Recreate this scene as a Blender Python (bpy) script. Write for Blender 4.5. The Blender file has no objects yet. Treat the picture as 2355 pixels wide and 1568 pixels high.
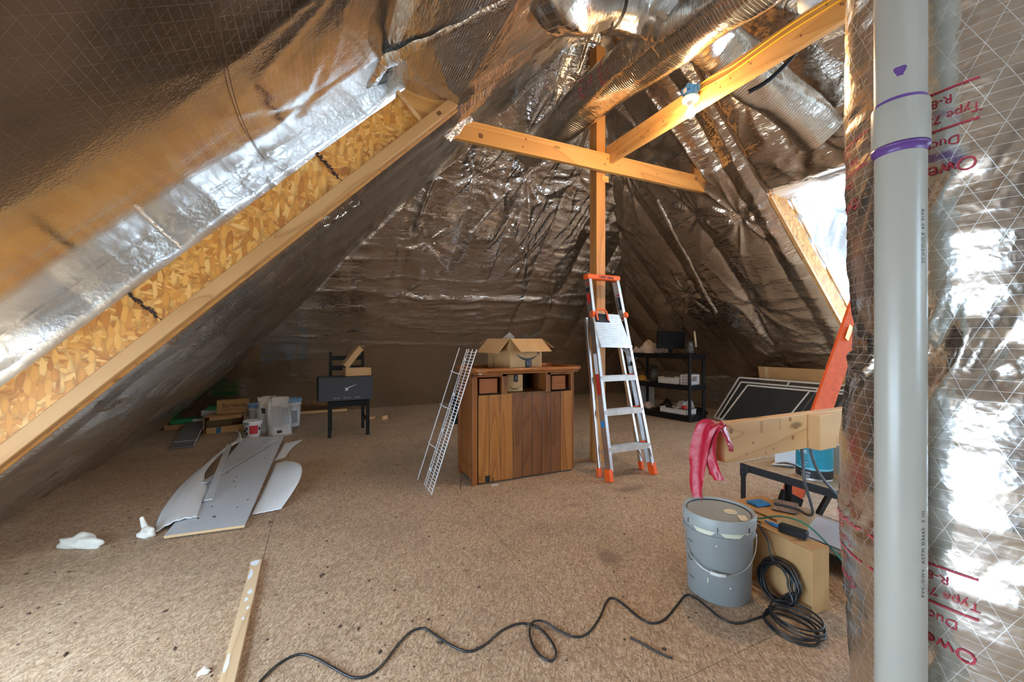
import bpy, bmesh, math, random
import numpy as np
from mathutils import Vector, Matrix
PI = math.pi
random.seed(7)
S = bpy.context.scene
C = S.collection

# ------------------------------------------------------------------ camera
cam_d = bpy.data.cameras.new('camera')
cam_d.sensor_width = 36.0
cam_d.lens = 944.0 / 2355.0 * 36.0
cam_d.clip_start = 0.02
cam = bpy.data.objects.new('camera', cam_d)
C.objects.link(cam)
cam.location = (0, 0, 1.149)
cam.rotation_euler = (PI / 2, 0, -math.radians(25.2))
S.camera = cam

# ------------------------------------------------------------------ world / exposure
W = bpy.data.worlds.new('overcast_sky')
S.world = W
W.use_nodes = True
bgn = W.node_tree.nodes['Background']
bgn.inputs['Color'].default_value = (0.58, 0.78, 1.0, 1)
bgn.inputs['Strength'].default_value = 16.0
S.view_settings.view_transform = 'Standard'
S.view_settings.look = 'None'
S.view_settings.gamma = 1.0
S.view_settings.use_curve_mapping = False
S.view_settings.exposure = 0.42
try:
    S.cycles.use_denoising = True
    S.cycles.max_bounces = 6
    S.cycles.glossy_bounces = 4
    S.cycles.diffuse_bounces = 3
    S.cycles.sample_clamp_indirect = 6.0
    S.cycles.caustics_refractive = False
    S.cycles.use_adaptive_sampling = True
    S.cycles.adaptive_threshold = 0.2
except Exception:
    pass


def portal(name, loc, direction, sx, sy):
    """sampling portal lying in a real window opening (adds no light of its own)"""
    d = bpy.data.lights.new(name, 'AREA')
    d.shape = 'RECTANGLE'
    d.size, d.size_y = sx, sy
    d.cycles.is_portal = True
    o = bpy.data.objects.new(name, d)
    C.objects.link(o)
    o.location = loc
    o.rotation_euler = Vector(direction).to_track_quat('-Z', 'Y').to_euler()
    return o


# ------------------------------------------------------------------ main dimensions (metres)
XL, XR, YB = -1.86, 6.63, 7.42          # eave lines of the left, right and end slopes
RX = (XL + XR) / 2                       # ridge
RZ = RX - XL
YH = YB - RZ                             # apex of the hip
YN = -3.2                                # gable wall behind the camera
YD = 2.55                                # cheek of the left recess
YR = 2.60                                # cheek of the right dormer
HX = 0.80                                # left recess: head of the opening
KX = 6.05                                # right knee wall

# ------------------------------------------------------------------ node helpers
def mat(name):
    m = bpy.data.materials.new(name)
    m.use_nodes = True
    nt = m.node_tree
    b = nt.nodes['Principled BSDF']
    return m, nt, b


def N(nt, t, **kw):
    n = nt.nodes.new(t)
    for k, v in kw.items():
        if k.startswith('i_'):
            n.inputs[k[2:].replace('_', ' ')].default_value = v
        else:
            setattr(n, k, v)
    return n


def L(nt, a, b):
    nt.links.new(a, b)


def math_(nt, op, a, b=None):
    n = nt.nodes.new('ShaderNodeMath')
    n.operation = op
    for i, v in enumerate((a, b)):
        if v is None:
            continue
        if isinstance(v, (int, float)):
            n.inputs[i].default_value = v
        else:
            L(nt, v, n.inputs[i])
    return n.outputs[0]


def ramp(nt, fac, stops, interp='LINEAR'):
    n = nt.nodes.new('ShaderNodeValToRGB')
    n.color_ramp.interpolation = interp
    el = n.color_ramp.elements
    while len(el) < len(stops):
        el.new(0.5)
    for e, (p, c) in zip(el, stops):
        e.position = p
        e.color = (*c, 1) if len(c) == 3 else c
    L(nt, fac, n.inputs['Fac'])
    return n.outputs['Color']


def mix(nt, fac, a, b, mode='MIX'):
    n = nt.nodes.new('ShaderNodeMix')
    n.data_type = 'RGBA'
    n.blend_type = mode
    if isinstance(fac, (int, float)):
        n.inputs[0].default_value = fac
    else:
        L(nt, fac, n.inputs[0])
    for s, v in ((6, a), (7, b)):
        if isinstance(v, tuple):
            n.inputs[s].default_value = (*v, 1) if len(v) == 3 else v
        else:
            L(nt, v, n.inputs[s])
    return n.outputs[2]


def coords(nt, kind='Object', scale=(1, 1, 1), rot=(0, 0, 0), loc=(0, 0, 0), jitter=False):
    tc = nt.nodes.new('ShaderNodeTexCoord')
    out = tc.outputs[kind]
    if jitter:
        oi = nt.nodes.new('ShaderNodeObjectInfo')
        add = nt.nodes.new('ShaderNodeVectorMath')
        add.operation = 'MULTIPLY_ADD'
        L(nt, oi.outputs['Random'], add.inputs[0])
        add.inputs[1].default_value = (17.3, 9.1, 5.7)
        L(nt, out, add.inputs[2])
        out = add.outputs[0]
    mp = nt.nodes.new('ShaderNodeMapping')
    mp.inputs['Scale'].default_value = scale
    mp.inputs['Rotation'].default_value = rot
    mp.inputs['Location'].default_value = loc
    L(nt, out, mp.inputs['Vector'])
    return mp.outputs[0]


def noise(nt, vec, scale, detail=3, rough=0.55, dist=0.0):
    n = N(nt, 'ShaderNodeTexNoise')
    n.inputs['Scale'].default_value = scale
    n.inputs['Detail'].default_value = detail
    n.inputs['Roughness'].default_value = rough
    n.inputs['Distortion'].default_value = dist
    L(nt, vec, n.inputs['Vector'])
    return n.outputs[0]


def bump(nt, b, height, strength, distance, prev=None):
    n = N(nt, 'ShaderNodeBump')
    n.inputs['Strength'].default_value = strength
    n.inputs['Distance'].default_value = distance
    L(nt, height, n.inputs['Height'])
    if prev is not None:
        L(nt, prev, n.inputs['Normal'])
    L(nt, n.outputs[0], b.inputs['Normal'])
    return n.outputs[0]


def plain(name, col, rough=0.5, metal=0.0, var=0.0, vscale=6.0, bumpd=0.0, bscale=60.0, spec=None, trans=0.0, alpha=1.0, emit=None, estr=0.0):
    m, nt, b = mat(name)
    b.inputs['Base Color'].default_value = (*col, 1)
    b.inputs['Roughness'].default_value = rough
    b.inputs['Metallic'].default_value = metal
    if spec is not None:
        b.inputs['Specular IOR Level'].default_value = spec
    if var:
        v = coords(nt)
        f = noise(nt, v, vscale, 4)
        lo = tuple(max(0, c * (1 - var)) for c in col)
        hi = tuple(min(1, c * (1 + var)) for c in col)
        L(nt, ramp(nt, f, [(0.3, lo), (0.7, hi)]), b.inputs['Base Color'])
    if bumpd:
        bump(nt, b, noise(nt, coords(nt), bscale, 4), 0.6, bumpd)
    if trans:
        b.inputs['Transmission Weight'].default_value = trans
    if alpha < 1:
        b.inputs['Alpha'].default_value = alpha
    if emit:
        b.inputs['Emission Color'].default_value = (*emit, 1)
        b.inputs['Emission Strength'].default_value = estr
    return m


def scrim(nt, uv, ang, pitch, width):
    """thin reinforcing threads: 1 on the thread, 0 between"""
    d = nt.nodes.new('ShaderNodeVectorMath')
    d.operation = 'DOT_PRODUCT'
    L(nt, uv, d.inputs[0])
    d.inputs[1].default_value = (math.cos(ang) / pitch, math.sin(ang) / pitch, 0)
    fr = math_(nt, 'FRACT', d.outputs['Value'])
    ab = math_(nt, 'ABSOLUTE', math_(nt, 'SUBTRACT', fr, 0.5))
    return math_(nt, 'LESS_THAN', ab, width / pitch / 2)


def foil(name, col=(0.80, 0.755, 0.70), rough=0.2, threads=(), thread_gain=0.35, emboss=1.0, crumple=1.0, cscale=7.0, stretch=(1, 1)):
    m, nt, b = mat(name)
    b.inputs['Metallic'].default_value = 1.0
    uv = coords(nt, 'UV')
    big = noise(nt, uv, 1.7, 2)
    r = nt.nodes.new('ShaderNodeMapRange')
    r.inputs[3].default_value = rough * 0.75
    r.inputs[4].default_value = rough * 1.35
    L(nt, big, r.inputs[0])
    rgh = r.outputs[0]
    base = ramp(nt, big, [(0.25, tuple(c * 0.93 for c in col)), (0.75, col)])
    th = None
    for a, p, w in threads:
        t = scrim(nt, uv, a, p, w)
        th = t if th is None else math_(nt, 'MAXIMUM', th, t)
    if th is not None:
        base = mix(nt, math_(nt, 'MULTIPLY', th, thread_gain), base, (0.93, 0.92, 0.9))
        rgh = math_(nt, 'ADD', rgh, math_(nt, 'MULTIPLY', th, thread_gain * 0.45))
    L(nt, rgh, b.inputs['Roughness'])
    L(nt, base, b.inputs['Base Color'])
    # embossed skin (small cells), crumples (warped ridged noise) and threads in one height field
    vo = N(nt, 'ShaderNodeTexVoronoi')
    vo.inputs['Scale'].default_value = 95
    L(nt, uv, vo.inputs['Vector'])
    st = nt.nodes.new('ShaderNodeMapping')
    st.inputs['Scale'].default_value = (stretch[0], stretch[1], 1)
    L(nt, uv, st.inputs['Vector'])
    n1 = noise(nt, st.outputs[0], cscale, 3, 0.6, 0.0)
    rid = math_(nt, 'ABSOLUTE', math_(nt, 'SUBTRACT', n1, 0.5))
    rid = math_(nt, 'POWER', math_(nt, 'SUBTRACT', 1.0, math_(nt, 'MULTIPLY', rid, 2.0)), 3.0)
    h = math_(nt, 'ADD', math_(nt, 'MULTIPLY', rid, 0.15 * crumple), math_(nt, 'MULTIPLY', vo.outputs['Distance'], 0.025 * emboss))
    if th is not None:
        h = math_(nt, 'ADD', h, math_(nt, 'MULTIPLY', th, 0.012))
    bump(nt, b, h, 1.0, 0.03)
    return m


def wood(name, c1, c2, c3, axis=0, scale=1.0, rough=0.55, knots=True, ring=1.0):
    """sawn timber with the grain along one object axis"""
    m, nt, b = mat(name)
    b.inputs['Roughness'].default_value = rough
    s = [14.0 * scale] * 3
    s[axis] = 0.7 * scale
    v = coords(nt, 'Object', scale=tuple(s), jitter=True)
    g = noise(nt, v, 1.0, 5, 0.6, 0.6)
    s2 = [3.2 * scale] * 3
    s2[axis] = 0.35 * scale
    v2 = coords(nt, 'Object', scale=tuple(s2), jitter=True)
    g2 = noise(nt, v2, 1.0, 2, 0.5, 0.4)
    rings = math_(nt, 'FRACT', math_(nt, 'MULTIPLY', g2, 9.0 * ring))
    col = ramp(nt, rings, [(0.0, c2), (0.55, c1), (0.9, c1), (1.0, c3)])
    col = mix(nt, math_(nt, 'MULTIPLY', g, 0.55), col, c2)
    if knots:
        s3 = [7.0] * 3
        s3[axis] = 2.4
        v3 = coords(nt, 'Object', scale=tuple(s3), jitter=True)
        vo = N(nt, 'ShaderNodeTexVoronoi')
        vo.inputs['Scale'].default_value = 1.0
        L(nt, v3, vo.inputs['Vector'])
        k = ramp(nt, vo.outputs['Distance'], [(0.06, (1, 1, 1)), (0.13, (0, 0, 0))])
        col = mix(nt, math_(nt, 'MULTIPLY', k, 0.75), col, tuple(c * 0.35 for c in c3))
    L(nt, col, b.inputs['Base Color'])
    bump(nt, b, g, 0.35, 0.0012)
    return m


def strand(nt, vec_kind, ang, sx, sy, seed, jitter):
    """one layer of flat wood strands; returns (cell random, edge distance)"""
    v = coords(nt, vec_kind, scale=(1, 1, 1), rot=(0, 0, ang), loc=(seed, seed * 1.7, 0), jitter=jitter)
    mp = nt.nodes.new('ShaderNodeMapping')
    mp.inputs['Scale'].default_value = (sx, sy, 0.0)
    L(nt, v, mp.inputs['Vector'])
    nz = N(nt, 'ShaderNodeTexNoise')
    nz.inputs['Scale'].default_value = 1.3
    L(nt, mp.outputs[0], nz.inputs['Vector'])
    w = nt.nodes.new('ShaderNodeVectorMath')
    w.operation = 'MULTIPLY_ADD'
    L(nt, nz.outputs[1], w.inputs[0])
    w.inputs[1].default_value = (0.35, 0.35, 0)
    L(nt, mp.outputs[0], w.inputs[2])
    vo = N(nt, 'ShaderNodeTexVoronoi')
    vo.inputs['Scale'].default_value = 1.0
    L(nt, w.outputs[0], vo.inputs['Vector'])
    sep = nt.nodes.new('ShaderNodeSeparateColor')
    L(nt, vo.outputs['Color'], sep.inputs[0])
    return sep.outputs[0], sep.outputs[1], vo.outputs['Distance']


def osb(name, stops, kind='UV', size=1.0, asp=1.0, rough=0.65, line=0.5, linecol=(0.1, 0.05, 0.02), stains=(), jitter=False, grime=0.0, spread=1.0):
    m, nt, b = mat(name)
    b.inputs['Roughness'].default_value = rough
    col = None
    hgt = None
    for i, (a, sx, sy) in enumerate([(0.1, 11, 34), (1.0 * spread, 12, 38), (-0.75 * spread, 10, 30)]):
        r1, r2, d = strand(nt, kind, a, sx * asp / size, sy / size, 3.7 * i + 1.3, jitter)
        c = ramp(nt, r1, stops)
        e = ramp(nt, d, [(0.45, (0, 0, 0)), (0.75, (1, 1, 1))])
        c = mix(nt, math_(nt, 'MULTIPLY', e, line), c, linecol)
        if col is None:
            col, hgt = c, r2
        else:
            sel = math_(nt, 'GREATER_THAN', r2, 0.52)
            col = mix(nt, sel, col, c)
            hgt = mix(nt, sel, hgt, r2)
    if grime:
        v = coords(nt, kind, jitter=jitter)
        g = ramp(nt, noise(nt, v, 2.2, 3, 0.65), [(0.45, (0, 0, 0)), (0.8, (1, 1, 1))])
        col = mix(nt, math_(nt, 'MULTIPLY', g, grime), col, (0.10, 0.07, 0.05))
    if stains:
        v = coords(nt, 'Object')
        wobn = math_(nt, 'MULTIPLY', noise(nt, v, 9, 3, 0.7), 0.9)
    for (cx, cy, rx, ry, k, sc) in stains:
        vm = nt.nodes.new('ShaderNodeMapping')
        vm.inputs['Location'].default_value = (-cx / rx, -cy / ry, 0)
        vm.inputs['Scale'].default_value = (1 / rx, 1 / ry, 0)
        L(nt, v, vm.inputs['Vector'])
        ln = nt.nodes.new('ShaderNodeVectorMath')
        ln.operation = 'LENGTH'
        L(nt, vm.outputs[0], ln.inputs[0])
        wob = math_(nt, 'ADD', ln.outputs['Value'], wobn)
        f = ramp(nt, wob, [(0.55, (1, 1, 1)), (1.35, (0, 0, 0))])
        col = mix(nt, math_(nt, 'MULTIPLY', f, k), col, sc)
    L(nt, col, b.inputs['Base Color'])
    bump(nt, b, hgt, 0.25, 0.002)
    return m


# ------------------------------------------------------------------ materials
M = {}
A60 = math.radians(60)
THR = [(PI / 2, 0.021, 0.0009), (math.radians(28), 0.05, 0.0012), (math.radians(-28), 0.05, 0.0012)]
M['foil'] = foil('foil_wall', col=(0.66, 0.605, 0.54), rough=0.19, threads=[(PI / 2, 0.012, 0.0012)], thread_gain=0.1, crumple=1.3, cscale=6.0, stretch=(0.6, 1.3))
M['foil_left'] = foil('foil_left_slope', col=(0.68, 0.63, 0.57), rough=0.26, threads=[(PI / 2, 0.012, 0.001)], thread_gain=0.1, crumple=0.8, stretch=(0.7, 1.6))
M['foil_scrim'] = foil('foil_scrim_reinforced', col=(0.70, 0.65, 0.60), rough=0.15, threads=[(PI / 2, 0.03, 0.0008), (math.radians(27), 0.055, 0.0013), (math.radians(-27), 0.055, 0.0013)], thread_gain=0.18, emboss=0.3, crumple=0.12, cscale=3.0)
M['foil_cheek'] = foil('foil_cheek', col=(0.86, 0.87, 0.87), rough=0.3, threads=THR, thread_gain=0.2, emboss=0.5, crumple=0.5)
M['foil_duct'] = foil('foil_duct_wrap', col=(0.84, 0.82, 0.79), rough=0.21, threads=[(PI / 2, 0.022, 0.0011), (math.radians(26), 0.05, 0.0014), (math.radians(-26), 0.05, 0.0014)], thread_gain=0.55, emboss=0.5, crumple=0.3, cscale=9.0)
M['foil_flex'] = foil('foil_flex_duct', col=(0.82, 0.79, 0.74), rough=0.2, threads=[(0, 0.02, 0.002)], thread_gain=0.2, emboss=0.8, crumple=0.6, cscale=6.0)
M['tape'] = foil('foil_tape', col=(0.9, 0.9, 0.89), rough=0.12, emboss=0.2, crumple=1.2, cscale=14)
M['osb_floor'] = osb('osb_floor', [(0.0, (0.38, 0.23, 0.13)), (0.35, (0.50, 0.33, 0.20)), (0.7, (0.58, 0.405, 0.26)), (1.0, (0.65, 0.48, 0.325))],
                     kind='Object', size=0.16, asp=0.65, rough=0.62, line=0.6, linecol=(0.13, 0.075, 0.04), grime=0.3, jitter=False, spread=1.35,
                     stains=[(1.40, 1.75, 0.17, 0.24, 0.62, (0.13, 0.085, 0.06)), (2.20, 2.50, 0.34, 0.13, 0.6, (0.12, 0.075, 0.055)),
                             (1.62, 2.42, 0.2, 0.08, 0.4, (0.15, 0.095, 0.065)), (1.25, 2.2, 0.2, 0.2, 0.25, (0.17, 0.11, 0.08))])
M['osb_web'] = osb('osb_web', [(0.0, (0.48, 0.165, 0.02)), (0.3, (0.67, 0.275, 0.04)), (0.65, (0.78, 0.37, 0.07)), (1.0, (0.86, 0.50, 0.15))],
                   kind='UV', size=0.68, rough=0.5, line=0.4, linecol=(0.25, 0.10, 0.02))
M['lumber'] = wood('lumber_x', (0.64, 0.325, 0.09), (0.53, 0.245, 0.06), (0.38, 0.15, 0.03), 0)
M['lumber_rafter'] = wood('lumber_rafter', (0.58, 0.32, 0.12), (0.47, 0.24, 0.075), (0.33, 0.145, 0.04), 0, knots=False)
M['lumber_y'] = wood('lumber_y', (0.66, 0.36, 0.12), (0.55, 0.28, 0.08), (0.40, 0.17, 0.04), 1)
M['lumber_z'] = wood('lumber_z', (0.55, 0.245, 0.06), (0.42, 0.165, 0.035), (0.28, 0.095, 0.018), 2)
M['lumber_pale'] = wood('lumber_pale_x', (0.72, 0.44, 0.20), (0.62, 0.35, 0.14), (0.47, 0.23, 0.07), 0)
M['lumber_pale_y'] = wood('lumber_pale_y', (0.72, 0.52, 0.31), (0.60, 0.40, 0.22), (0.48, 0.29, 0.13), 1, knots=False)
M['cab1'] = wood('cabinet_plank_light', (0.40, 0.155, 0.032), (0.29, 0.10, 0.019), (0.16, 0.05, 0.008), 2, scale=1.3, rough=0.42)
M['cab2'] = wood('cabinet_plank_brown', (0.21, 0.078, 0.024), (0.15, 0.052, 0.015), (0.085, 0.028, 0.007), 2, scale=1.3, rough=0.42, knots=False)
M['cab3'] = wood('cabinet_frame', (0.29, 0.095, 0.02), (0.20, 0.062, 0.013), (0.11, 0.032, 0.007), 2, scale=1.1, rough=0.4, knots=False)
M['cabtop'] = wood('cabinet_top', (0.34, 0.115, 0.026), (0.24, 0.075, 0.015), (0.15, 0.042, 0.008), 0, scale=1.1, rough=0.25, knots=False)
M['drawer'] = wood('drawer_back', (0.38, 0.115, 0.024), (0.30, 0.085, 0.017), (0.22, 0.06, 0.012), 0, scale=1.2, rough=0.45, knots=False)
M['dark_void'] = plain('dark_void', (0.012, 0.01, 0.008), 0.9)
M['carton'] = plain('cardboard', (0.50, 0.285, 0.115), 0.8, var=0.08, vscale=9, bumpd=0.0004, bscale=90)
M['carton_edge'] = plain('cardboard_edge', (0.60, 0.40, 0.21), 0.85)
M['carton_dim'] = plain('cardboard_brown', (0.40, 0.215, 0.08), 0.82, var=0.1, vscale=7)
M['ink'] = plain('black_ink', (0.015, 0.013, 0.013), 0.6)
M['ink_brown'] = plain('brown_ink', (0.05, 0.016, 0.008), 0.7)
M['ink_white'] = plain('white_print', (0.85, 0.85, 0.85), 0.5)
M['ink_red'] = plain('red_print', (0.50, 0.045, 0.07), 0.5)
M['purple'] = plain('purple_primer', (0.14, 0.06, 0.25), 0.35)
M['pvc'] = plain('pvc_pipe', (0.42, 0.395, 0.33), 0.3, var=0.03, vscale=3)
M['white_coat'] = plain('white_vinyl_wire', (0.82, 0.84, 0.86), 0.3)
M['orange'] = plain('orange_plastic', (0.86, 0.11, 0.012), 0.38)
M['fiber_orange'] = plain('orange_fibreglass', (0.78, 0.12, 0.03), 0.5, var=0.12, vscale=30)
M['alu'] = plain('brushed_aluminium', (0.72, 0.73, 0.74), 0.33, metal=1.0, var=0.08, vscale=12, bumpd=0.0004, bscale=120)
M['alu_step'] = plain('worn_aluminium_tread', (0.62, 0.60, 0.56), 0.5, metal=0.85, var=0.15, vscale=18)
M['black_plastic'] = plain('black_plastic', (0.010, 0.010, 0.011), 0.5, spec=0.25)
M['black_metal'] = plain('black_steel', (0.028, 0.029, 0.032), 0.45, metal=0.3)
M['black_wood'] = plain('black_stained_wood', (0.010, 0.008, 0.006), 0.5, spec=0.25, var=0.2, vscale=20)
M['cable'] = plain('black_cable_sheath', (0.016, 0.016, 0.017), 0.32)
M['cable_grey'] = plain('grey_cable_sheath', (0.075, 0.075, 0.08), 0.4)
M['cable_green'] = plain('green_cable_sheath', (0.012, 0.16, 0.085), 0.4)
M['cable_yellow'] = plain('yellow_cable_sheath', (0.88, 0.52, 0.03), 0.4)
M['screen'] = plain('monitor_glass', (0.004, 0.004, 0.005), 0.3, spec=0.2)
M['darkbox'] = plain('charcoal_carton', (0.036, 0.036, 0.041), 0.6, var=0.06)
M['pail'] = plain('grey_pail_plastic', (0.255, 0.27, 0.262), 0.42, var=0.05, vscale=5)
M['pail_lid'] = plain('grey_pail_lid', (0.35, 0.37, 0.35), 0.45, var=0.1, vscale=7)
M['paint_drip'] = plain('dried_cream_paint', (0.70, 0.68, 0.52), 0.55)
M['white_plastic'] = plain('white_plastic', (0.74, 0.72, 0.68), 0.42, var=0.06, vscale=6)
M['blue_lid'] = plain('blue_plastic_lid', (0.23, 0.42, 0.62), 0.42)
M['blue'] = plain('blue_plastic', (0.04, 0.25, 0.62), 0.4)
M['blue_box'] = plain('blue_junction_plastic', (0.035, 0.22, 0.5), 0.45)
M['teal'] = plain('teal_label', (0.01, 0.255, 0.36), 0.35)
M['teal_line'] = plain('teal_label_light', (0.16, 0.50, 0.58), 0.35)
M['teal_dk'] = plain('petrol_blue_print', (0.02, 0.12, 0.22), 0.5)
M['bag'] = plain('paper_sack', (0.66, 0.62, 0.56), 0.7, var=0.07, vscale=9, bumpd=0.004, bscale=14)
M['bag_print'] = plain('grey_sack_print', (0.42, 0.40, 0.38), 0.7)
M['red_label'] = plain('red_label', (0.55, 0.03, 0.035), 0.5)
M['green'] = plain('green_print_carton', (0.02, 0.22, 0.06), 0.5, var=0.1)
M['cream'] = plain('cream_carton', (0.55, 0.53, 0.47), 0.6)
M['melamine'] = plain('grey_white_melamine', (0.60, 0.62, 0.645), 0.24, var=0.02, vscale=2)
M['foam'] = plain('white_packing_foam', (0.80, 0.80, 0.79), 0.6, bumpd=0.001, bscale=50)
M['clear'] = plain('clear_plastic', (0.72, 0.72, 0.70), 0.15, alpha=0.55)
M['tile'] = plain('grey_laminate', (0.20, 0.185, 0.175), 0.2, var=0.12, vscale=5)
M['paint_white'] = plain('white_paint', (0.80, 0.83, 0.86), 0.45)
M['monitor_frame'] = plain('black_monitor_plastic', (0.006, 0.006, 0.007), 0.45, spec=0.2)
M['towel'] = plain('beige_towel', (0.62, 0.48, 0.38), 0.9, var=0.08, vscale=12, bumpd=0.004, bscale=55)
M['towel_grey'] = plain('grey_rag', (0.42, 0.39, 0.36), 0.9, var=0.1, vscale=12, bumpd=0.004, bscale=45)
M['ivory'] = plain('ivory_handle', (0.72, 0.62, 0.42), 0.5)
M['glass'] = plain('clear_glass', (0.9, 0.9, 0.88), 0.05, trans=0.92)
M['gold'] = plain('mustard_cap', (0.50, 0.25, 0.03), 0.6)
M['ribbon'] = plain('red_ribbon_plastic', (0.46, 0.012, 0.035), 0.35, bumpd=0.004, bscale=28)
M['mesh'] = plain('dark_insect_mesh', (0.035, 0.033, 0.03), 0.55, alpha=0.72)
M['screen_frame'] = plain('ivory_screen_frame', (0.66, 0.61, 0.52), 0.4)
M['particle'] = plain('particle_board', (0.40, 0.30, 0.19), 0.6, var=0.25, vscale=45)
M['porcelain'] = plain('white_porcelain', (0.85, 0.80, 0.72), 0.35)
M['bulb'] = plain('lit_bulb', (1, 0.9, 0.7), 0.3, emit=(1.0, 0.70, 0.36), estr=60.0)
M['paper'] = plain('white_paper', (0.70, 0.70, 0.72), 0.6)
M['print'] = plain('printed_sheet', (0.28, 0.22, 0.20), 0.5, var=0.5, vscale=40)
M['debris'] = plain('dark_crumbs', (0.075, 0.045, 0.03), 0.85, var=0.5, vscale=30)
M['subfloor'] = plain('dark_subfloor', (0.05, 0.03, 0.018), 0.9)
M['drywall'] = plain('gable_board', (0.52, 0.42, 0.32), 0.7, var=0.06)
M['pane'] = plain('window_pane', (0.9, 0.95, 1.0), 0.02, alpha=0.06)
M['red'] = plain('red_plastic', (0.55, 0.03, 0.02), 0.4)
M['yellow_label'] = plain('yellow_label', (0.75, 0.60, 0.02), 0.5)
M['foamchunk'] = plain('expanded_foam', (0.78, 0.75, 0.66), 0.75, bumpd=0.006, bscale=25)
M['knot'] = plain('dark_resin_knot', (0.17, 0.065, 0.018), 0.6)
M['rail_knot'] = plain('brown_knot', (0.34, 0.165, 0.06), 0.6)
M['pine_dark'] = plain('seam_ink', (0.06, 0.03, 0.02), 0.8)


# ------------------------------------------------------------------ mesh builder
class MB:
    def __init__(s):
        s.bm = bmesh.new()
        s.uvl = s.bm.loops.layers.uv.new('UVMap')

    def box(s, lo, hi, bev=0.0, rot=None, pivot=None):
        c = [(a + b) / 2 for a, b in zip(lo, hi)]
        d = [max(abs(b - a), 1e-5) for a, b in zip(lo, hi)]
        r = bmesh.ops.create_cube(s.bm, size=1.0)
        vs = r['verts']
        bmesh.ops.scale(s.bm, vec=d, verts=vs)
        bmesh.ops.translate(s.bm, vec=c, verts=vs)
        if rot is not None:
            bmesh.ops.rotate(s.bm, cent=pivot or c, matrix=rot, verts=vs)
        if bev:
            es = list({e for v in vs for e in v.link_edges})
            bmesh.ops.bevel(s.bm, geom=es, offset=bev, segments=1, affect='EDGES', clamp_overlap=True)
        return s

    def obox(s, c, size, rot=None, bev=0.0):
        h = [x / 2 for x in size]
        return s.box([a - b for a, b in zip(c, h)], [a + b for a, b in zip(c, h)], bev, rot, Vector(c))

    def beam(s, a, b, w, h, up=(0, 0, 1), bev=0.0):
        """box from a to b; w across, h along up"""
        a, b = Vector(a), Vector(b)
        x = (b - a).normalized()
        y = Vector(up).cross(x)
        if y.length < 1e-6:
            y = Vector((1, 0, 0)).cross(x)
        y.normalize()
        z = x.cross(y)
        R = Matrix((x, y, z)).transposed()
        return s.obox((a + b) / 2, ((b - a).length, w, h), R, bev)

    def poly(s, pts, uv=None):
        vs = [s.bm.verts.new(p) for p in pts]
        f = s.bm.faces.new(vs)
        if uv:
            for l, q in zip(f.loops, uv):
                l[s.uvl].uv = q
        return s

    def prism(s, pts, vec):
        n = len(pts)
        a = [s.bm.verts.new(p) for p in pts]
        b = [s.bm.verts.new(Vector(p) + Vector(vec)) for p in pts]
        s.bm.faces.new(a)
        s.bm.faces.new(b[::-1])
        for i in range(n):
            j = (i + 1) % n
            s.bm.faces.new([a[j], a[i], b[i], b[j]])
        return s

    def grid(s, P, UV=None, closeu=False):
        nr, nc = len(P), len(P[0])
        V = [[s.bm.verts.new(P[i][j]) for j in range(nc)] for i in range(nr)]
        for i in range(nr - 1):
            for j in range(nc if closeu else nc - 1):
                k = (j + 1) % nc
                f = s.bm.faces.new((V[i][j], V[i][k], V[i + 1][k], V[i + 1][j]))
                if UV is not None:
                    for l, (a, b) in zip(f.loops, ((i, j), (i, j + 1), (i + 1, j + 1), (i + 1, j))):
                        l[s.uvl].uv = UV(a, b)
        return V

    def tube(s, pts, r, n=8, closed=False, cap=True, uvs=None):
        P = [Vector(p) for p in pts]
        m = len(P)
        rr = r if callable(r) else (lambda i: r)
        T = []
        for i in range(m):
            if closed:
                t = P[(i + 1) % m] - P[i - 1]
            else:
                t = P[min(i + 1, m - 1)] - P[max(i - 1, 0)]
            T.append(t.normalized() if t.length > 1e-9 else Vector((0, 0, 1)))
        nv = T[0].orthogonal().normalized()
        rings, dist = [], 0.0
        for i in range(m):
            if i:
                q = T[i - 1].rotation_difference(T[i])
                nv = (q @ nv).normalized()
                dist += (P[i] - P[i - 1]).length
            bi = T[i].cross(nv)
            rings.append(([P[i] + (nv * math.cos(2 * PI * k / n) + bi * math.sin(2 * PI * k / n)) * rr(i) for k in range(n)], dist))
        V = [[s.bm.verts.new(p) for p in ring] for ring, _ in rings]
        for i in range(m if closed else m - 1):
            i2 = (i + 1) % m
            for k in range(n):
                k2 = (k + 1) % n
                f = s.bm.faces.new((V[i][k], V[i][k2], V[i2][k2], V[i2][k]))
                if uvs:
                    r0 = rr(0) * 2 * PI / n
                    for l, (d, kk) in zip(f.loops, ((rings[i][1], k), (rings[i][1], k + 1), (rings[i2][1], k + 1), (rings[i2][1], k))):
                        l[s.uvl].uv = (d, kk * r0)
        if cap and not closed:
            s.bm.faces.new(V[0][::-1])
            s.bm.faces.new(V[-1])
        return s

    def lathe(s, prof, n=28, c=(0, 0, 0), cap0=True, cap1=True):
        V = [[s.bm.verts.new((c[0] + r * math.cos(2 * PI * k / n), c[1] + r * math.sin(2 * PI * k / n), c[2] + z)) for k in range(n)] for r, z in prof]
        for i in range(len(prof) - 1):
            for k in range(n):
                k2 = (k + 1) % n
                s.bm.faces.new((V[i][k], V[i][k2], V[i + 1][k2], V[i + 1][k]))
        if cap0:
            s.bm.faces.new(V[0][::-1])
        if cap1:
            s.bm.faces.new(V[-1])
        return s

    def xf(s, M4):
        bmesh.ops.transform(s.bm, matrix=M4, verts=s.bm.verts)
        return s

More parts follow.
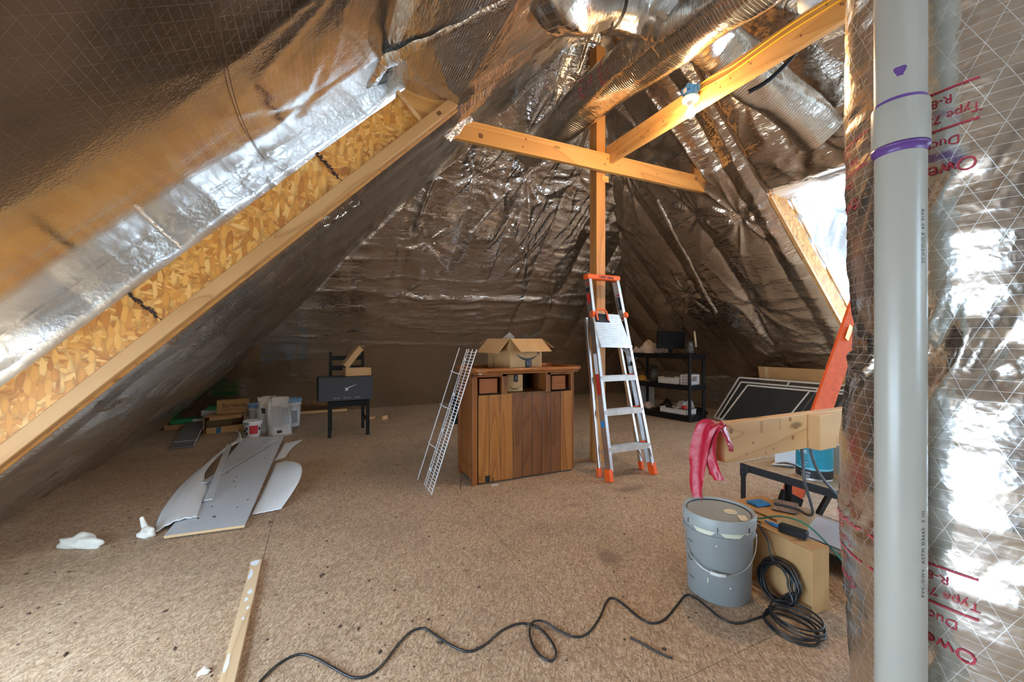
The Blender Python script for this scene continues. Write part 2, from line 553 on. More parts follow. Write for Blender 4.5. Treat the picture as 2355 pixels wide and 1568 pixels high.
    def done(s, name, m, parent=None, smooth=False, fix=True, angle=None):
        if fix:
            bmesh.ops.recalc_face_normals(s.bm, faces=s.bm.faces)
        me = bpy.data.meshes.new(name)
        s.bm.to_mesh(me)
        s.bm.free()
        me.materials.append(M[m] if isinstance(m, str) else m)
        if smooth:
            me.polygons.foreach_set('use_smooth', [True] * len(me.polygons))
            if angle:
                try:
                    me.set_sharp_from_angle(angle=math.radians(angle))
                except Exception:
                    pass
        o = bpy.data.objects.new(name, me)
        C.objects.link(o)
        if parent is not None:
            o.parent = parent
        return o


def tag(o, label=None, cat=None, group=None, kind=None):
    if label:
        o['label'] = label
    if cat:
        o['category'] = cat
    if group:
        o['group'] = group
    if kind:
        o['kind'] = kind
    return o


def thing(name, loc, label, cat, rz=0.0, group=None):
    o = bpy.data.objects.new(name, None)
    o.empty_display_size = 0.1
    C.objects.link(o)
    o.location = loc
    o.rotation_euler = (0, 0, rz)
    return tag(o, label, cat, group)


def struct(o):
    o['kind'] = 'structure'
    return o


def copy_tree(o, parent=None):
    c = o.copy()
    C.objects.link(c)
    if parent is not None:
        c.parent = parent
    for ch in list(o.children):
        copy_tree(ch, c)
    return c


def smooth_path(P, k=6, closed=False):
    P = [Vector(p) for p in P]
    out = []
    n = len(P)
    rng = range(n) if closed else range(n - 1)
    for i in rng:
        p0 = P[i - 1] if (closed or i > 0) else P[i]
        p1 = P[i]
        p2 = P[(i + 1) % n]
        p3 = P[(i + 2) % n] if (closed or i + 2 < n) else p2
        for j in range(k):
            t = j / k
            out.append(0.5 * ((2 * p1) + (p2 - p0) * t + (2 * p0 - 5 * p1 + 4 * p2 - p3) * t * t + (3 * p1 - p0 - 3 * p2 + p3) * t ** 3))
    if not closed:
        out.append(P[-1])
    return out


_txt = {}


def text_geo(body, size=1.0, spacing=1.0, bold=0.0):
    key = (body, spacing, bold)
    if key not in _txt:
        cu = bpy.data.curves.new('lettering_curve', 'FONT')
        cu.body = body
        cu.align_x = 'CENTER'
        cu.align_y = 'CENTER'
        cu.space_character = spacing
        cu.resolution_u = 3
        cu.offset = bold
        o = bpy.data.objects.new('lettering_curve', cu)
        C.objects.link(o)
        bpy.context.view_layer.update()
        dg = bpy.context.evaluated_depsgraph_get()
        me = o.evaluated_get(dg).to_mesh()
        vs = [tuple(v.co) for v in me.vertices]
        fs = [tuple(p.vertices) for p in me.polygons]
        o.evaluated_get(dg).to_mesh_clear()
        bpy.data.objects.remove(o)
        bpy.data.curves.remove(cu)
        _txt[key] = (vs, fs)
    vs, fs = _txt[key]
    return [(x * size, y * size) for x, y, z in vs], fs


def lettering(body, size, fn, m, parent, name='lettering', spacing=1.0, sx=1.0, bold=0.0):
    """flat print: fn maps (x, y) of the type to a point on the surface"""
    vs, fs = text_geo(body, size, spacing, bold)
    me = bpy.data.meshes.new(name)
    me.from_pydata([fn(x * sx, y) for x, y in vs], [], fs)
    me.materials.append(M[m])
    o = bpy.data.objects.new(name, me)
    C.objects.link(o)
    o.parent = parent
    return o


def on_plane(o, x, y):
    o, x, y = Vector(o), Vector(x), Vector(y)
    return lambda a, b: tuple(o + x * a + y * b)


# ------------------------------------------------------------------ creased foil sheets
_tab = {}


def vnoise(x, y, seed):
    if seed not in _tab:
        _tab[seed] = np.random.default_rng(seed).uniform(-1, 1, (128, 128))
    t = _tab[seed]
    xi, yi = np.floor(x).astype(int), np.floor(y).astype(int)
    fx, fy = x - xi, y - yi
    fx = fx * fx * fx * (fx * (fx * 6 - 15) + 10)
    fy = fy * fy * fy * (fy * (fy * 6 - 15) + 10)
    a = t[xi % 128, yi % 128]
    b = t[(xi + 1) % 128, yi % 128]
    c = t[xi % 128, (yi + 1) % 128]
    d = t[(xi + 1) % 128, (yi + 1) % 128]
    return (a * (1 - fx) + b * fx) * (1 - fy) + (c * (1 - fx) + d * fx) * fy


def ridged(x, y, seed, p=2.5):
    return (1 - np.abs(vnoise(x, y, seed)) ** 0.8) ** p


def creases(u, v, seed, pillow=0.03, pitch=0.61, phase=0.0, layers=(), stars=(), vphase=0.0, vp=0.0):
    d = np.zeros_like(u)
    if pillow:
        ph = (u + phase + 0.03 * vnoise(u * 1.5, v * 1.5, seed + 50)) / pitch
        s = np.abs(np.sin(PI * ph))
        d += pillow * (s ** 0.6) * (0.65 + 0.6 * vnoise(np.floor(ph) * 3.3 + 0.5, v * 0.9, seed + 9))
    for i, (ang, fl, fs, amp, p) in enumerate(layers):
        wu = u + 0.10 * vnoise(u * 1.1 + 7, v * 1.1, seed + 20 + i)
        wv = v + 0.10 * vnoise(u * 1.1, v * 1.1 + 5, seed + 30 + i)
        c, s_ = math.cos(ang), math.sin(ang)
        a, b = wu * c + wv * s_, -wu * s_ + wv * c
        mask = np.clip(0.55 + 0.9 * vnoise(u * 0.9 + 11 * i, v * 0.9, seed + 40 + i), 0, 1.3)
        d += amp * mask * ridged(a * fl, b * fs, seed + i, p)
    for i, (su, sv, R, A, k) in enumerate(stars):
        du, dv = u - su, v - sv
        r = np.hypot(du, dv)
        th = np.arctan2(dv, du)
        ph = ridged((th / PI + 1) * k, r * 1.2 + i, seed + 70 + i, 2.2)
        w = np.exp(-(r / (R * 1.25)) ** 1.5) * np.clip(r / 0.10, 0, 1)
        d += 0.62 * A * w * ph - 0.35 * A * np.exp(-(r / 0.09) ** 2)
    return d


def sheet(name, org, du, dv, nrm, v0, v1, urange, m, parent=None, res=0.022, fn=None, fade=(0.10, 0.10, 0.06, 0.06), uv0=(0, 0)):
    """foil sheet on a plane: u along du, v along dv, pushed along nrm by fn(u, v)"""
    org, du, dv, nrm = (np.array(q, float) for q in (org, du, dv, nrm))
    nv = max(2, int((v1 - v0) / res) + 1)
    vs = np.linspace(v0, v1, nv)
    ur = [urange(v) for v in vs]
    wmax = max(b - a for a, b in ur)
    nu = max(2, int(wmax / res) + 1)
    U = np.array([np.linspace(a, b, nu) for a, b in ur])
    V = np.repeat(vs[:, None], nu, 1)
    D = fn(U, V) if fn else np.zeros_like(U)
    ua = np.array([a for a, b in ur])[:, None]
    ub = np.array([b for a, b in ur])[:, None]

    def f(x, w):
        return np.clip(x / w, 0, 1) if w > 0 else 1.0
    D = D * f(U - ua, fade[0]) * f(ub - U, fade[1]) * f(V - v0, fade[2]) * f(v1 - V, fade[3])
    P = org + U[..., None] * du + V[..., None] * dv + D[..., None] * nrm
    me = bpy.data.meshes.new(name)
    idx = np.arange(nv * nu).reshape(nv, nu)
    F = np.stack([idx[:-1, :-1], idx[:-1, 1:], idx[1:, 1:], idx[1:, :-1]], -1).reshape(-1, 4)
    me.vertices.add(nv * nu)
    me.vertices.foreach_set('co', P.reshape(-1))
    me.loops.add(F.size)
    me.loops.foreach_set('vertex_index', F.reshape(-1).astype(np.int32))
    me.polygons.add(len(F))
    me.polygons.foreach_set('loop_start', np.arange(0, F.size, 4, dtype=np.int32))
    me.polygons.foreach_set('use_smooth', np.ones(len(F), bool))
    uvl = me.uv_layers.new(name='UVMap')
    uvc = np.stack([U + uv0[0], V + uv0[1]], -1).reshape(-1, 2)[F.reshape(-1)]
    uvl.data.foreach_set('uv', uvc.reshape(-1))
    me.update(calc_edges=True)
    me.validate()
    me.materials.append(M[m])
    o = bpy.data.objects.new(name, me)
    C.objects.link(o)
    if parent is not None:
        o.parent = parent
    return o

# ================================================================== THE ROOM
R2 = math.sqrt(2.0)
q = 1 / R2

# ---- floor: OSB sheets with open joints over a dark subfloor
fl = MB().box((-2.6, YN - 0.1, -0.06), (6.7, YB + 0.15, -0.012)).done('floor', 'subfloor')
struct(fl)
cols = [-2.6, -1.485, -0.266, 0.953, 2.172, 3.391, 4.61, 5.829, 6.7]
offs = [0.2, 0.62, 1.417, 1.015, 2.0, 0.75, 1.9, 0.4]
for ci in range(8):
    x0, x1 = cols[ci], cols[ci + 1]
    y = offs[ci]
    while y > YN:
        y -= 2.438
    while y < YB + 0.1:
        a, b = max(y, YN - 0.1), min(y + 2.438, YB + 0.12)
        MB().box((x0 + 0.001, a + 0.001, -0.0118), (x1 - 0.001, b - 0.001, random.uniform(-0.0008, 0)), 0.0007).done('floor_panel', 'osb_floor', fl)
        y += 2.438

# ---- left slope (foil over the rafters)
LAY_L = [(0.0, 1.1, 5.0, 0.020, 2.2), (1.35, 0.8, 6.0, 0.016, 2.5), (1.75, 1.6, 11.0, 0.008, 2.5)]
fnL = lambda u, v: creases(u, v, 3, 0.03, 0.61, 0.1, LAY_L, [(3.0, 4.0, 0.45, 0.03, 9), (3.6, 4.9, 0.4, 0.03, 8), (4.4, 2.9, 0.4, 0.02, 8), (5.4, 1.5, 0.4, 0.02, 8)])
wl = sheet('wall_left', (XL, 0, 0), (0, 1, 0), (q, 0, q), (q, 0, -q), -0.06, RZ * R2, lambda v: (YD, max(YD + 0.3, YB - max(v, 0) * q + 0.06)), 'foil_left', fn=fnL)
struct(wl)
fnLB = lambda u, v: creases(u, v, 13, 0.035, 0.61, 0.1, [(1.3, 0.9, 5.0, 0.035, 2.0), (1.75, 1.2, 8.0, 0.02, 2.4), (0.2, 1.5, 7, 0.014, 2.4)], [(2.2, 4.6, 0.5, 0.05, 8), (1.5, 5.0, 0.5, 0.05, 8)])
sheet('foil_sheet', (XL, 0, 0), (0, 1, 0), (q, 0, q), (q, 0, -q), (HX - XL) * R2, RZ * R2, lambda v: (YN, YD + 0.04), 'foil_left', wl, fn=fnLB)
# torn tape and loose scraps on the left slope
def slope_pt(y, s, off=0.0):
    return Vector((XL + s * q + off * q, y, s * q - off * q))
for (y, s, a, ln, wd) in [(2.68, 2.9, 0.2, 0.16, 0.022), (2.62, 2.62, 1.2, 0.30, 0.014), (2.70, 1.2, 0.1, 0.26, 0.06), (3.5, 0.35, 0.4, 0.2, 0.03)]:
    P = []
    for i in range(9):
        t = i / 8
        row = []
        for w in (-0.5, 0.0, 0.5):
            yy = y + math.cos(a) * ln * t - math.sin(a) * w * wd
            ss = s + math.sin(a) * ln * t + math.cos(a) * w * wd
            row.append(slope_pt(yy, ss, 0.055 + 0.01 * math.sin(7 * t + w * 3)))
        P.append(row)
    b = MB()
    b.grid(P, lambda i, j: (i * 0.03, j * 0.02))
    b.done('foil_tape', 'tape', wl, smooth=True)

# ---- hipped end slope behind the cabinet
starsB = [(1.05, 2.55, 0.42, 0.045, 10), (1.75, 2.4, 0.35, 0.04, 9), (1.2, 3.4, 0.4, 0.045, 9), (2.6, 3.3, 0.4, 0.045, 9), (0.6, 1.0, 0.35, 0.02, 9),
          (2.2, 4.4, 0.45, 0.05, 9), (1.6, 4.3, 0.4, 0.05, 8), (2.9, 4.5, 0.35, 0.05, 8), (3.3, 2.6, 0.4, 0.03, 9), (-0.3, 1.0, 0.3, 0.03, 9), (3.9, 1.4, 0.4, 0.025, 8)]
LAY_B = [(0.05, 0.6, 4.2, 0.024, 3.0), (-0.08, 0.8, 9.0, 0.017, 3.6), (0.12, 1.0, 15.0, 0.009, 3.6), (1.45, 0.7, 5.0, 0.012, 2.6)]
def fnB(u, v):
    d = creases(u, v, 21, 0.026, 0.61, 0.25, LAY_B, starsB)
    up = np.clip((v - 2.6) / 1.2, 0, 1)
    extra = creases(u, v, 27, 0.05, 0.61, 0.25, [(1.5, 1.0, 5.5, 0.045, 2.0), (1.2, 1.6, 9.0, 0.022, 2.2)], [])
    seam = 0.02 * np.exp(-((v - 2.52 - 0.03 * np.sin(u * 3)) / 0.05) ** 2) + 0.012 * np.exp(-((v - 1.62 + 0.04 * u) / 0.04) ** 2)
    return d + up * extra + seam
wb = sheet('wall_back', (0, YB, 0), (1, 0, 0), (0, -q, q), (0, -q, -q), -0.06, RZ * R2, lambda v: (XL + max(v, 0) * q - 0.06, XR - max(v, 0) * q + 0.06), 'foil', fn=fnB)
struct(wb)
MB().box((-0.35, YB - 0.16, 0.0), (0.42, YB - 0.115, 0.035), 0.003).done('baseboard_back', 'lumber_pale')
bpy.data.objects['baseboard_back']['kind'] = 'structure'

# ---- right slope above the knee wall, then over the dormer head
starsR = [(2.95, 3.55, 0.55, 0.075, 9), (3.35, 3.75, 0.35, 0.06, 7), (4.25, 2.6, 0.55, 0.05, 9), (3.4, 2.3, 0.45, 0.045, 9), (3.55, 1.25, 0.5, 0.05, 9), (4.6, 3.9, 0.4, 0.05, 9), (3.9, 4.6, 0.5, 0.06, 9), (5.2, 1.9, 0.4, 0.03, 9)]
LAY_R = [(0.1, 0.7, 4.5, 0.02, 3.0), (-0.12, 0.9, 11.0, 0.013, 3.4), (1.5, 0.6, 5.0, 0.018, 2.4), (1.3, 1.2, 13.0, 0.006, 3.0)]
fnR = lambda u, v: creases(u, v, 31, 0.075, 0.61, 0.22, LAY_R, starsR)
wr = sheet('wall_right', (XR, 0, 0), (0, 1, 0), (-q, 0, q), (-q, 0, -q), (XR - KX) * R2, RZ * R2, lambda v: (YR, max(YR + 0.3, YB - v * q + 0.06)), 'foil', fn=fnR)
struct(wr)
fnRB = lambda u, v: creases(u, v, 37, 0.07, 0.61, 0.22, [(0.2, 1.2, 5.0, 0.04, 2.0), (1.4, 1.0, 5.0, 0.035, 2.0), (0.8, 1.8, 8, 0.02, 2.3)], [(2.0, 4.1, 0.5, 0.07, 8), (1.4, 4.6, 0.5, 0.07, 8), (2.3, 4.7, 0.5, 0.06, 8), (1.0, 4.0, 0.4, 0.06, 8)])
sheet('foil_sheet', (XR, 0, 0), (0, 1, 0), (-q, 0, q), (-q, 0, -q), (XR - 4.02) * R2, RZ * R2, lambda v: (YN, YR + 0.04), 'foil', wr, fn=fnRB)
fnK = lambda u, v: creases(u, v, 41, 0.02, 0.61, 0.2, [(0.1, 1.0, 6.0, 0.018, 2.2), (-0.2, 1.5, 9.0, 0.012, 2.5)])
sheet('foil_sheet', (KX, 0, 0), (0, 1, 0), (0, 0, 1), (-1, 0, 0), -0.03, XR - KX, lambda v: (YR, YB), 'foil', wr, fn=fnK)
# long seam of folded foil running down the right slope
for (y0, s0, y1, s1, wd) in [(3.72, 4.1, 3.95, 2.25, 0.05)]:
    P = []
    for i in range(25):
        t = i / 24
        yy, ss = y0 + (y1 - y0) * t, s0 + (s1 - s0) * t
        P.append([Vector((XR - ss * q - o_ * q, yy + w * wd * (0.35 + t), ss * q - o_ * q)) for w, o_ in ((-0.5, 0.06), (0.1, 0.10 + 0.01 * math.sin(9 * t)), (0.5, 0.07))])
    b = MB()
    b.grid(P, lambda i, j: (i * 0.05, j * 0.03))
    b.done('foil_tape', 'tape', wr, smooth=True)

# ---- left recess: ceiling parallel to the slope, roof window low down (outside the picture)
CO = 2.42
fnC = lambda u, v: creases(u, v, 51, 0.004, 0.61, 0.3, [(1.45, 0.5, 1.6, 0.010, 1.4), (1.3, 0.8, 4.0, 0.0025, 2.0)], [(2.3, 3.3, 0.35, 0.015, 9), (1.6, 3.6, 0.4, 0.02, 8)]) + 0.032 * np.exp(-np.clip(YD + 0.03 - u, 0, 9) / 0.35) * (0.8 + 0.3 * np.sin(v * 2.1))
VC = (0.33 + CO) * R2
wv0, wv1, wy0, wy1 = 0.36, 1.52, -0.4, 1.9
cl = sheet('ceiling', (-CO, 0, 0), (0, 1, 0), (q, 0, q), (q, 0, -q), wv1, VC, lambda v: (YN, YD + 0.03), 'foil_scrim', fn=fnC, res=0.025, fade=(0.1, 0, 0.02, 0.05))
struct(cl)
for v0, v1, ya, yb in [(-0.06, wv0, YN, YD + 0.03), (wv0, wv1, YN, wy0), (wv0, wv1, wy1, YD + 0.03)]:
    sheet('foil_sheet', (-CO, 0, 0), (0, 1, 0), (q, 0, q), (q, 0, -q), v0, v1, lambda v, a=ya, b=yb: (a, b), 'foil_scrim', cl, fn=fnC, res=0.04, fade=(0.02, 0, 0.02, 0.02))
# dark lap seam across the recess ceiling
def ceil_pt(y, s, off=0.0):
    return Vector((-CO + s * q + off * q, y, s * q - off * q))
b = MB()
b.grid([[ceil_pt(1.50 + 1.0 * t, 3.02 - 0.04 * math.sin(3 * t) + w, 0.016 + 0.034 * math.exp(-(1.08 - 1.0 * t) / 0.35)) for w in (-0.0016, 0.0016)] for t in np.linspace(0, 1, 14)], lambda i, j: (i * 0.08, j * 0.01))
b.done('lap_seam', 'pine_dark', cl)
# head sheet folding back from the recess ceiling to the slope
hl = math.hypot(HX - 0.33, (HX - XL) - (0.33 + CO))
hv = ((HX - 0.33) / hl, 0, ((HX - XL) - (0.33 + CO)) / hl)
fnH = lambda u, v: creases(u, v, 61, 0.0, 0.61, 0, [(0.35, 0.8, 7.0, 0.018, 2.0), (0.6, 1.5, 14.0, 0.008, 2.4)], [(YD - 0.05, hl - 0.03, 0.2, 0.05, 9)]) + 0.03 * np.sin(np.clip(v / hl, 0, 1) * PI)
sheet('foil_sheet', (0.33, 0, 0.33 + CO), (0, 1, 0), hv, (hv[2], 0, -hv[0]), 0.0, hl, lambda v: (YN, YD - 0.02), 'foil_left', cl, fn=fnH, fade=(0, 0, 0.05, 0.05), res=0.018)
# bright taped fold running up the recess ceiling
P = []
for i in range(40):
    t = i / 39
    base = Vector((0.26 + 0.52 * t, YD - 0.03 - 0.98 * t, 0))
    zz = base.x + CO if base.x < 0.33 else 0.33 + CO + (base.x - 0.33) * hv[2] / hv[0]
    d = 0.034 * (0.7 + 0.4 * math.sin(5 * t + 1))
    P.append([Vector((base.x + k * d * 0.8, base.y + k * d, zz - 0.045 - 0.016 * (1 - abs(k)) - 0.006 * math.sin(31 * t + k))) for k in (-1.0, 0.0, 1.0)])
b = MB()
b.grid(P, lambda i, j: (i * 0.03, j * 0.02))
b.done('foil_tape', 'tape', cl, smooth=True)

# ---- cheek of the left recess: foil band above the exposed rafter
wc = sheet('wall_cheek_left', (XL, YD, 0), (q, 0, q), (-q, 0, q), (0, -1, 0), 0.225, (CO + XL) * q + 0.02, lambda v: (-0.3, 3.78), 'foil_cheek', res=0.016,
           fn=lambda u, v: creases(u, v, 71, 0.012, 0.42, 0.1, [(1.3, 1.0, 5.0, 0.022, 2.0), (0.05, 1.0, 9.0, 0.014, 2.2)], [(1.2, 0.32, 0.2, 0.02, 8), (2.0, 0.3, 0.2, 0.02, 8), (2.6, 0.33, 0.2, 0.02, 8)]) + 0.02, fade=(0.05, 0.05, 0.03, 0.02))
struct(wc)
b = MB()
b.grid([[Vector((XL + (2.02 + 0.006 * k) * q - vv * q, YD - 0.045 - 0.004 * (k == 0), (2.02 + 0.006 * k) * q + vv * q)) for k in (-1, 0, 1)] for vv in np.linspace(0.245, 0.385, 6)], lambda i, j: (i * 0.03, j * 0.01))
b.done('foil_tape', 'tape', wc)

# ---- exposed rafter of the left recess: OSB web sheets and a sawn flange
def s_box(bm, s0, s1, p0, p1, y0, y1, bev=0.0):
    pts = []
    for s_, p_ in ((s0, p0), (s1, p0), (s1, p1), (s0, p1)):
        pts.append((XL + s_ * q - p_ * q, y0, s_ * q + p_ * q))
    bm.prism(pts, (0, y1 - y0, 0))
    return bm
t1 = MB().box((-0.1, -0.034, -0.008), (3.76, 0.03, 0.056), 0.003).done('trim_1', 'lumber_rafter')
t1.location = (XL, YD, 0)
t1.rotation_euler = (0, -PI / 4, 0)
t1_inv = Matrix.Rotation(-PI / 4, 4, 'Y').to_4x4()
t1_inv = (Matrix.Translation((XL, YD, 0)) @ t1_inv).inverted()
struct(t1)
for s0, s1 in ((-0.3, 0.56), (0.563, 1.708), (1.712, 2.856), (2.860, 3.48)):
    o = sheet('web_panel', (XL, YD - 0.012, 0), (q, 0, q), (-q, 0, q), (0, -1, 0), 0.05, 0.262, lambda v, a=s0, b=s1: (a, b), 'osb_web', t1, res=0.6, uv0=(random.uniform(0, 5), random.uniform(0, 5)))
b = s_box(MB(), 3.50, 3.76, 0.05, 0.262, YD - 0.02, YD)
b.done('end_block', 'lumber', t1)
s_box(MB(), 3.476, 3.50, 0.05, 0.262, YD - 0.03, YD).done('batten', 'lumber_pale', t1)
for sj in (1.71, 2.858):                       # jagged pitch stains along the joints
    b = MB()
    for i in range(26):
        p_ = 0.08 + 0.178 * i / 25
        s_ = sj + random.uniform(-0.006, 0.006)
        w_ = random.uniform(0.004, 0.010)
        s_box(b, s_ - w_, s_ + w_, p_, p_ + random.uniform(0.005, 0.011), YD - 0.0165, YD - 0.012)
    b.done('joint_stain', 'pine_dark', t1)
b = s_box(MB(), 3.60, 3.63, 0.012, 0.034, YD - 0.0352, YD - 0.034)
b.done('knot', 'knot', t1)
s_box(MB(), -0.3, 3.78, -0.02, 0.30, YD + 0.032, YD + 0.05).done('leak_backing', 'lumber', t1)  # added board, keeps sky light from leaking through the web joints
for ch_ in t1.children:
    ch_.matrix_parent_inverse = t1_inv

# ---- right dormer: cheek, ceiling, outer wall with its window
DX, DZ = 6.35, 2.61
wdc = sheet('wall_cheek_right', (0, YR, 0), (1, 0, 0), (0, 0, 1), (0, -1, 0), -0.03, DZ + 0.02, lambda z: ((KX - 0.02) if z < 0.55 else 6.80 - z, DX + 0.03), 'foil_cheek', res=0.022,
            fn=lambda u, v: creases(u, v, 81, 0.03, 0.61, 0.1, [(0.9, 1.0, 5.0, 0.03, 2.0), (-0.3, 1.0, 6.0, 0.02, 2.2)], [(4.4, 2.45, 0.4, 0.04, 9), (5.0, 1.9, 0.4, 0.03, 9)]) + 0.01)
struct(wdc)
t2 = bpy.data.objects.new('trim_2', None)
C.objects.link(t2)
struct(t2)
s45 = lambda s_, p_: (XR - s_ * q + p_ * q, s_ * q + p_ * q)
for s0, s1 in ((0.7, 1.78), (1.784, 2.62), (2.624, 3.66)):
    sheet('web_panel', (XR, YR - 0.03, 0), (-q, 0, q), (q, 0, q), (0, -1, 0), 0.0, 0.185, lambda v, a=s0, b=s1: (a, b), 'osb_web', t2, res=0.6, uv0=(random.uniform(0, 5), random.uniform(0, 5)))
b = MB()
pts = [(s45(s_, p_)[0], YR - 0.045, s45(s_, p_)[1]) for s_, p_ in ((0.7, 0.18), (3.66, 0.18), (3.66, 0.2), (0.7, 0.2))]
b.prism(pts, (0, 0.05, 0))
b.done('flange', 'lumber_pale', t2)
MB().prism([(s45(s_, p_)[0], YR - 0.026, s45(s_, p_)[1]) for s_, p_ in ((0.6, -0.02), (3.7, -0.02), (3.7, 0.17), (0.6, 0.17))], (0, 0.012, 0)).done('leak_backing', 'lumber', t2)  # board added behind the dormer web to block light at its joints
b = MB()
pts = [(s45(s_, p_)[0], YR - 0.034, s45(s_, p_)[1]) for s_, p_ in ((0.7, -0.03), (3.66, -0.03), (3.66, 0.002), (0.7, 0.002))]
b.prism(pts, (0, 0.03, 0))
b.done('edge_strip', 'lumber_pale', t2)
cd = sheet('ceiling_dormer', (0, 0, DZ), (1, 0, 0), (0, 1, 0), (0, 0, -1), YN, YR + 0.03, lambda v: (4.02, DX + 0.03), 'foil_cheek', res=0.03,
           fn=lambda u, v: creases(u, v, 91, 0.02, 0.61, 0.1, [(0.3, 1.0, 4.0, 0.03, 2.0), (0.1, 1.6, 8, 0.015, 2.2)], [(4.5, 2.4, 0.4, 0.05, 9)]))
struct(cd)


def walled(name, ax, pos, a0, a1, b0, b1, holes, m, th):
    """flat wall with rectangular openings; ax is the thin axis (0 or 1)"""
    bm = MB()
    ys = sorted({a0, a1, *[h[0] for h in holes], *[h[1] for h in holes]})
    zs = sorted({b0, b1, *[h[2] for h in holes], *[h[3] for h in holes]})
    for i in range(len(ys) - 1):
        for j in range(len(zs) - 1):
            cy, cz = (ys[i] + ys[i + 1]) / 2, (zs[j] + zs[j + 1]) / 2
            if any(h[0] < cy < h[1] and h[2] < cz < h[3] for h in holes):
                continue
            if ax == 0:
                bm.box((pos, ys[i], zs[j]), (pos + th, ys[i + 1], zs[j + 1]))
            else:
                bm.box((ys[i], pos, zs[j]), (ys[i + 1], pos + th, zs[j + 1]))
    return struct(bm.done(name, m))


def window(name, corners, inward, panes=2):
    """frame, mullion and pane in an opening given by 4 corner points (loop order)"""
    c = [Vector(p) for p in corners]
    n = Vector(inward).normalized()
    ctr = sum(c, Vector()) / 4
    b = MB()
    for i in range(4):
        b.beam(c[i], c[(i + 1) % 4], 0.09, 0.06, up=n)
    if panes == 2:
        b.beam((c[0] + c[1]) / 2, (c[2] + c[3]) / 2, 0.05, 0.04, up=n)
    o = struct(b.done(name, 'paint_white'))
    MB().poly(c).done('pane', 'pane', o)
    return o


walled('wall_dormer', 0, DX, YN - 0.1, YR + 0.1, -0.06, DZ + 0.1, [(-0.9, 1.9, 0.75, 2.2)], 'drywall', 0.1)
window('window_1', [(DX + 0.05, -0.9, 0.75), (DX + 0.05, 1.9, 0.75), (DX + 0.05, 1.9, 2.2), (DX + 0.05, -0.9, 2.2)], (-1, 0, 0))
window('window_2', [ceil_pt(wy0, wv0), ceil_pt(wy1, wv0), ceil_pt(wy1, wv1), ceil_pt(wy0, wv1)], (1, 0, -1))
walled('wall_near', 1, YN - 0.1, -2.6, 6.7, -0.06, RZ + 0.4, [(1.5, 2.9, 1.05, 2.25)], 'drywall', 0.1)
window('window_3', [(1.5, YN - 0.05, 1.05), (2.9, YN - 0.05, 1.05), (2.9, YN - 0.05, 2.25), (1.5, YN - 0.05, 2.25)], (0, 1, 0))
portal('portal_dormer', (DX + 0.12, 0.5, 1.475), (-1, 0, 0), 2.8, 1.45)
pc = ceil_pt((wy0 + wy1) / 2, (wv0 + wv1) / 2, -0.06)
portal('portal_roof', pc, (1, 0, -1), 2.3, 1.16)
portal('portal_gable', (2.2, YN - 0.12, 1.65), (0, 1, 0), 1.4, 1.2)

# ================================================================== TIMBERS
post = thing('timber_post', (2.42, 3.215, 0), 'tall reddish square timber post standing behind the aluminium ladder', 'post')
MB().box((-0.052, -0.055, 0), (0.052, 0.055, RZ - 0.30), 0.004).done('shaft', 'lumber_z', post)
MB().box((0.005, -0.062, 2.66), (0.085, -0.05, 2.72), 0.002).done('cleat', 'lumber', post)

tie = thing('tie_beam', (2.45, 3.10, 2.74), 'orange pine tie beam running between the roof slopes across the post', 'beam')
b = MB()
b.prism([(-1.50, 0, 0), (1.52, 0, 0), (1.35, 0, 0.165), (-1.36, 0, 0.165)], (0, 0.04, 0))
b.done('board', 'lumber', tie)
for (x, z, r) in [(-1.27, 0.062, 0.022), (-0.86, 0.12, 0.009), (-0.89, 0.05, 0.008), (0.0, 0.115, 0.007), (-0.03, 0.06, 0.009), (0.13, 0.075, 0.006), (0.62, 0.08, 0.007)]:
    MB().lathe([(r, 0), (r * 0.5, 0.0006)], 12).xf(Matrix.Translation((x, -0.0003, z)) @ Matrix.Rotation(PI / 2, 4, 'X')).done('knot', 'knot', tie)
b = MB()
b.grid([[Vector((-1.53 + 0.14 * t + 0.02 * k, -0.02 + 0.02 * abs(k), 0.165 * t + 0.02 * math.sin(9 * t + k) - 0.02 * k)) for k in (-1.5, -0.5, 0.5, 1.5)] for t in np.linspace(-0.1, 1.25, 12)], lambda i, j: (i * 0.03, j * 0.03))
b.done('foil_collar', 'tape', tie, smooth=True)

lb = thing('joist', (2.49, 3.12, 2.84), 'orange pine joist carrying the light bulb and yellow cables', 'beam')
MB().box((-0.02, -5.2, -0.02), (0.02, 0.03, 0.155), 0.002).done('board', 'lumber_y', lb)
for k in range(22):
    yy, zz = -random.uniform(0.1, 2.1), random.uniform(0.02, 0.14)
    MB().box((-0.0206, yy - 0.004, zz - 0.006), (-0.02, yy + 0.004, zz + 0.008)).done('nail_mark', 'knot', lb)

st = thing('timber_stud', (4.33, 1.80, 0), 'upright pine stud propping the dormer head behind the wrapped duct', 'post')
MB().box((-0.045, -0.045, 0), (0.045, 0.045, 2.56), 0.003).done('shaft', 'lumber_z', st)

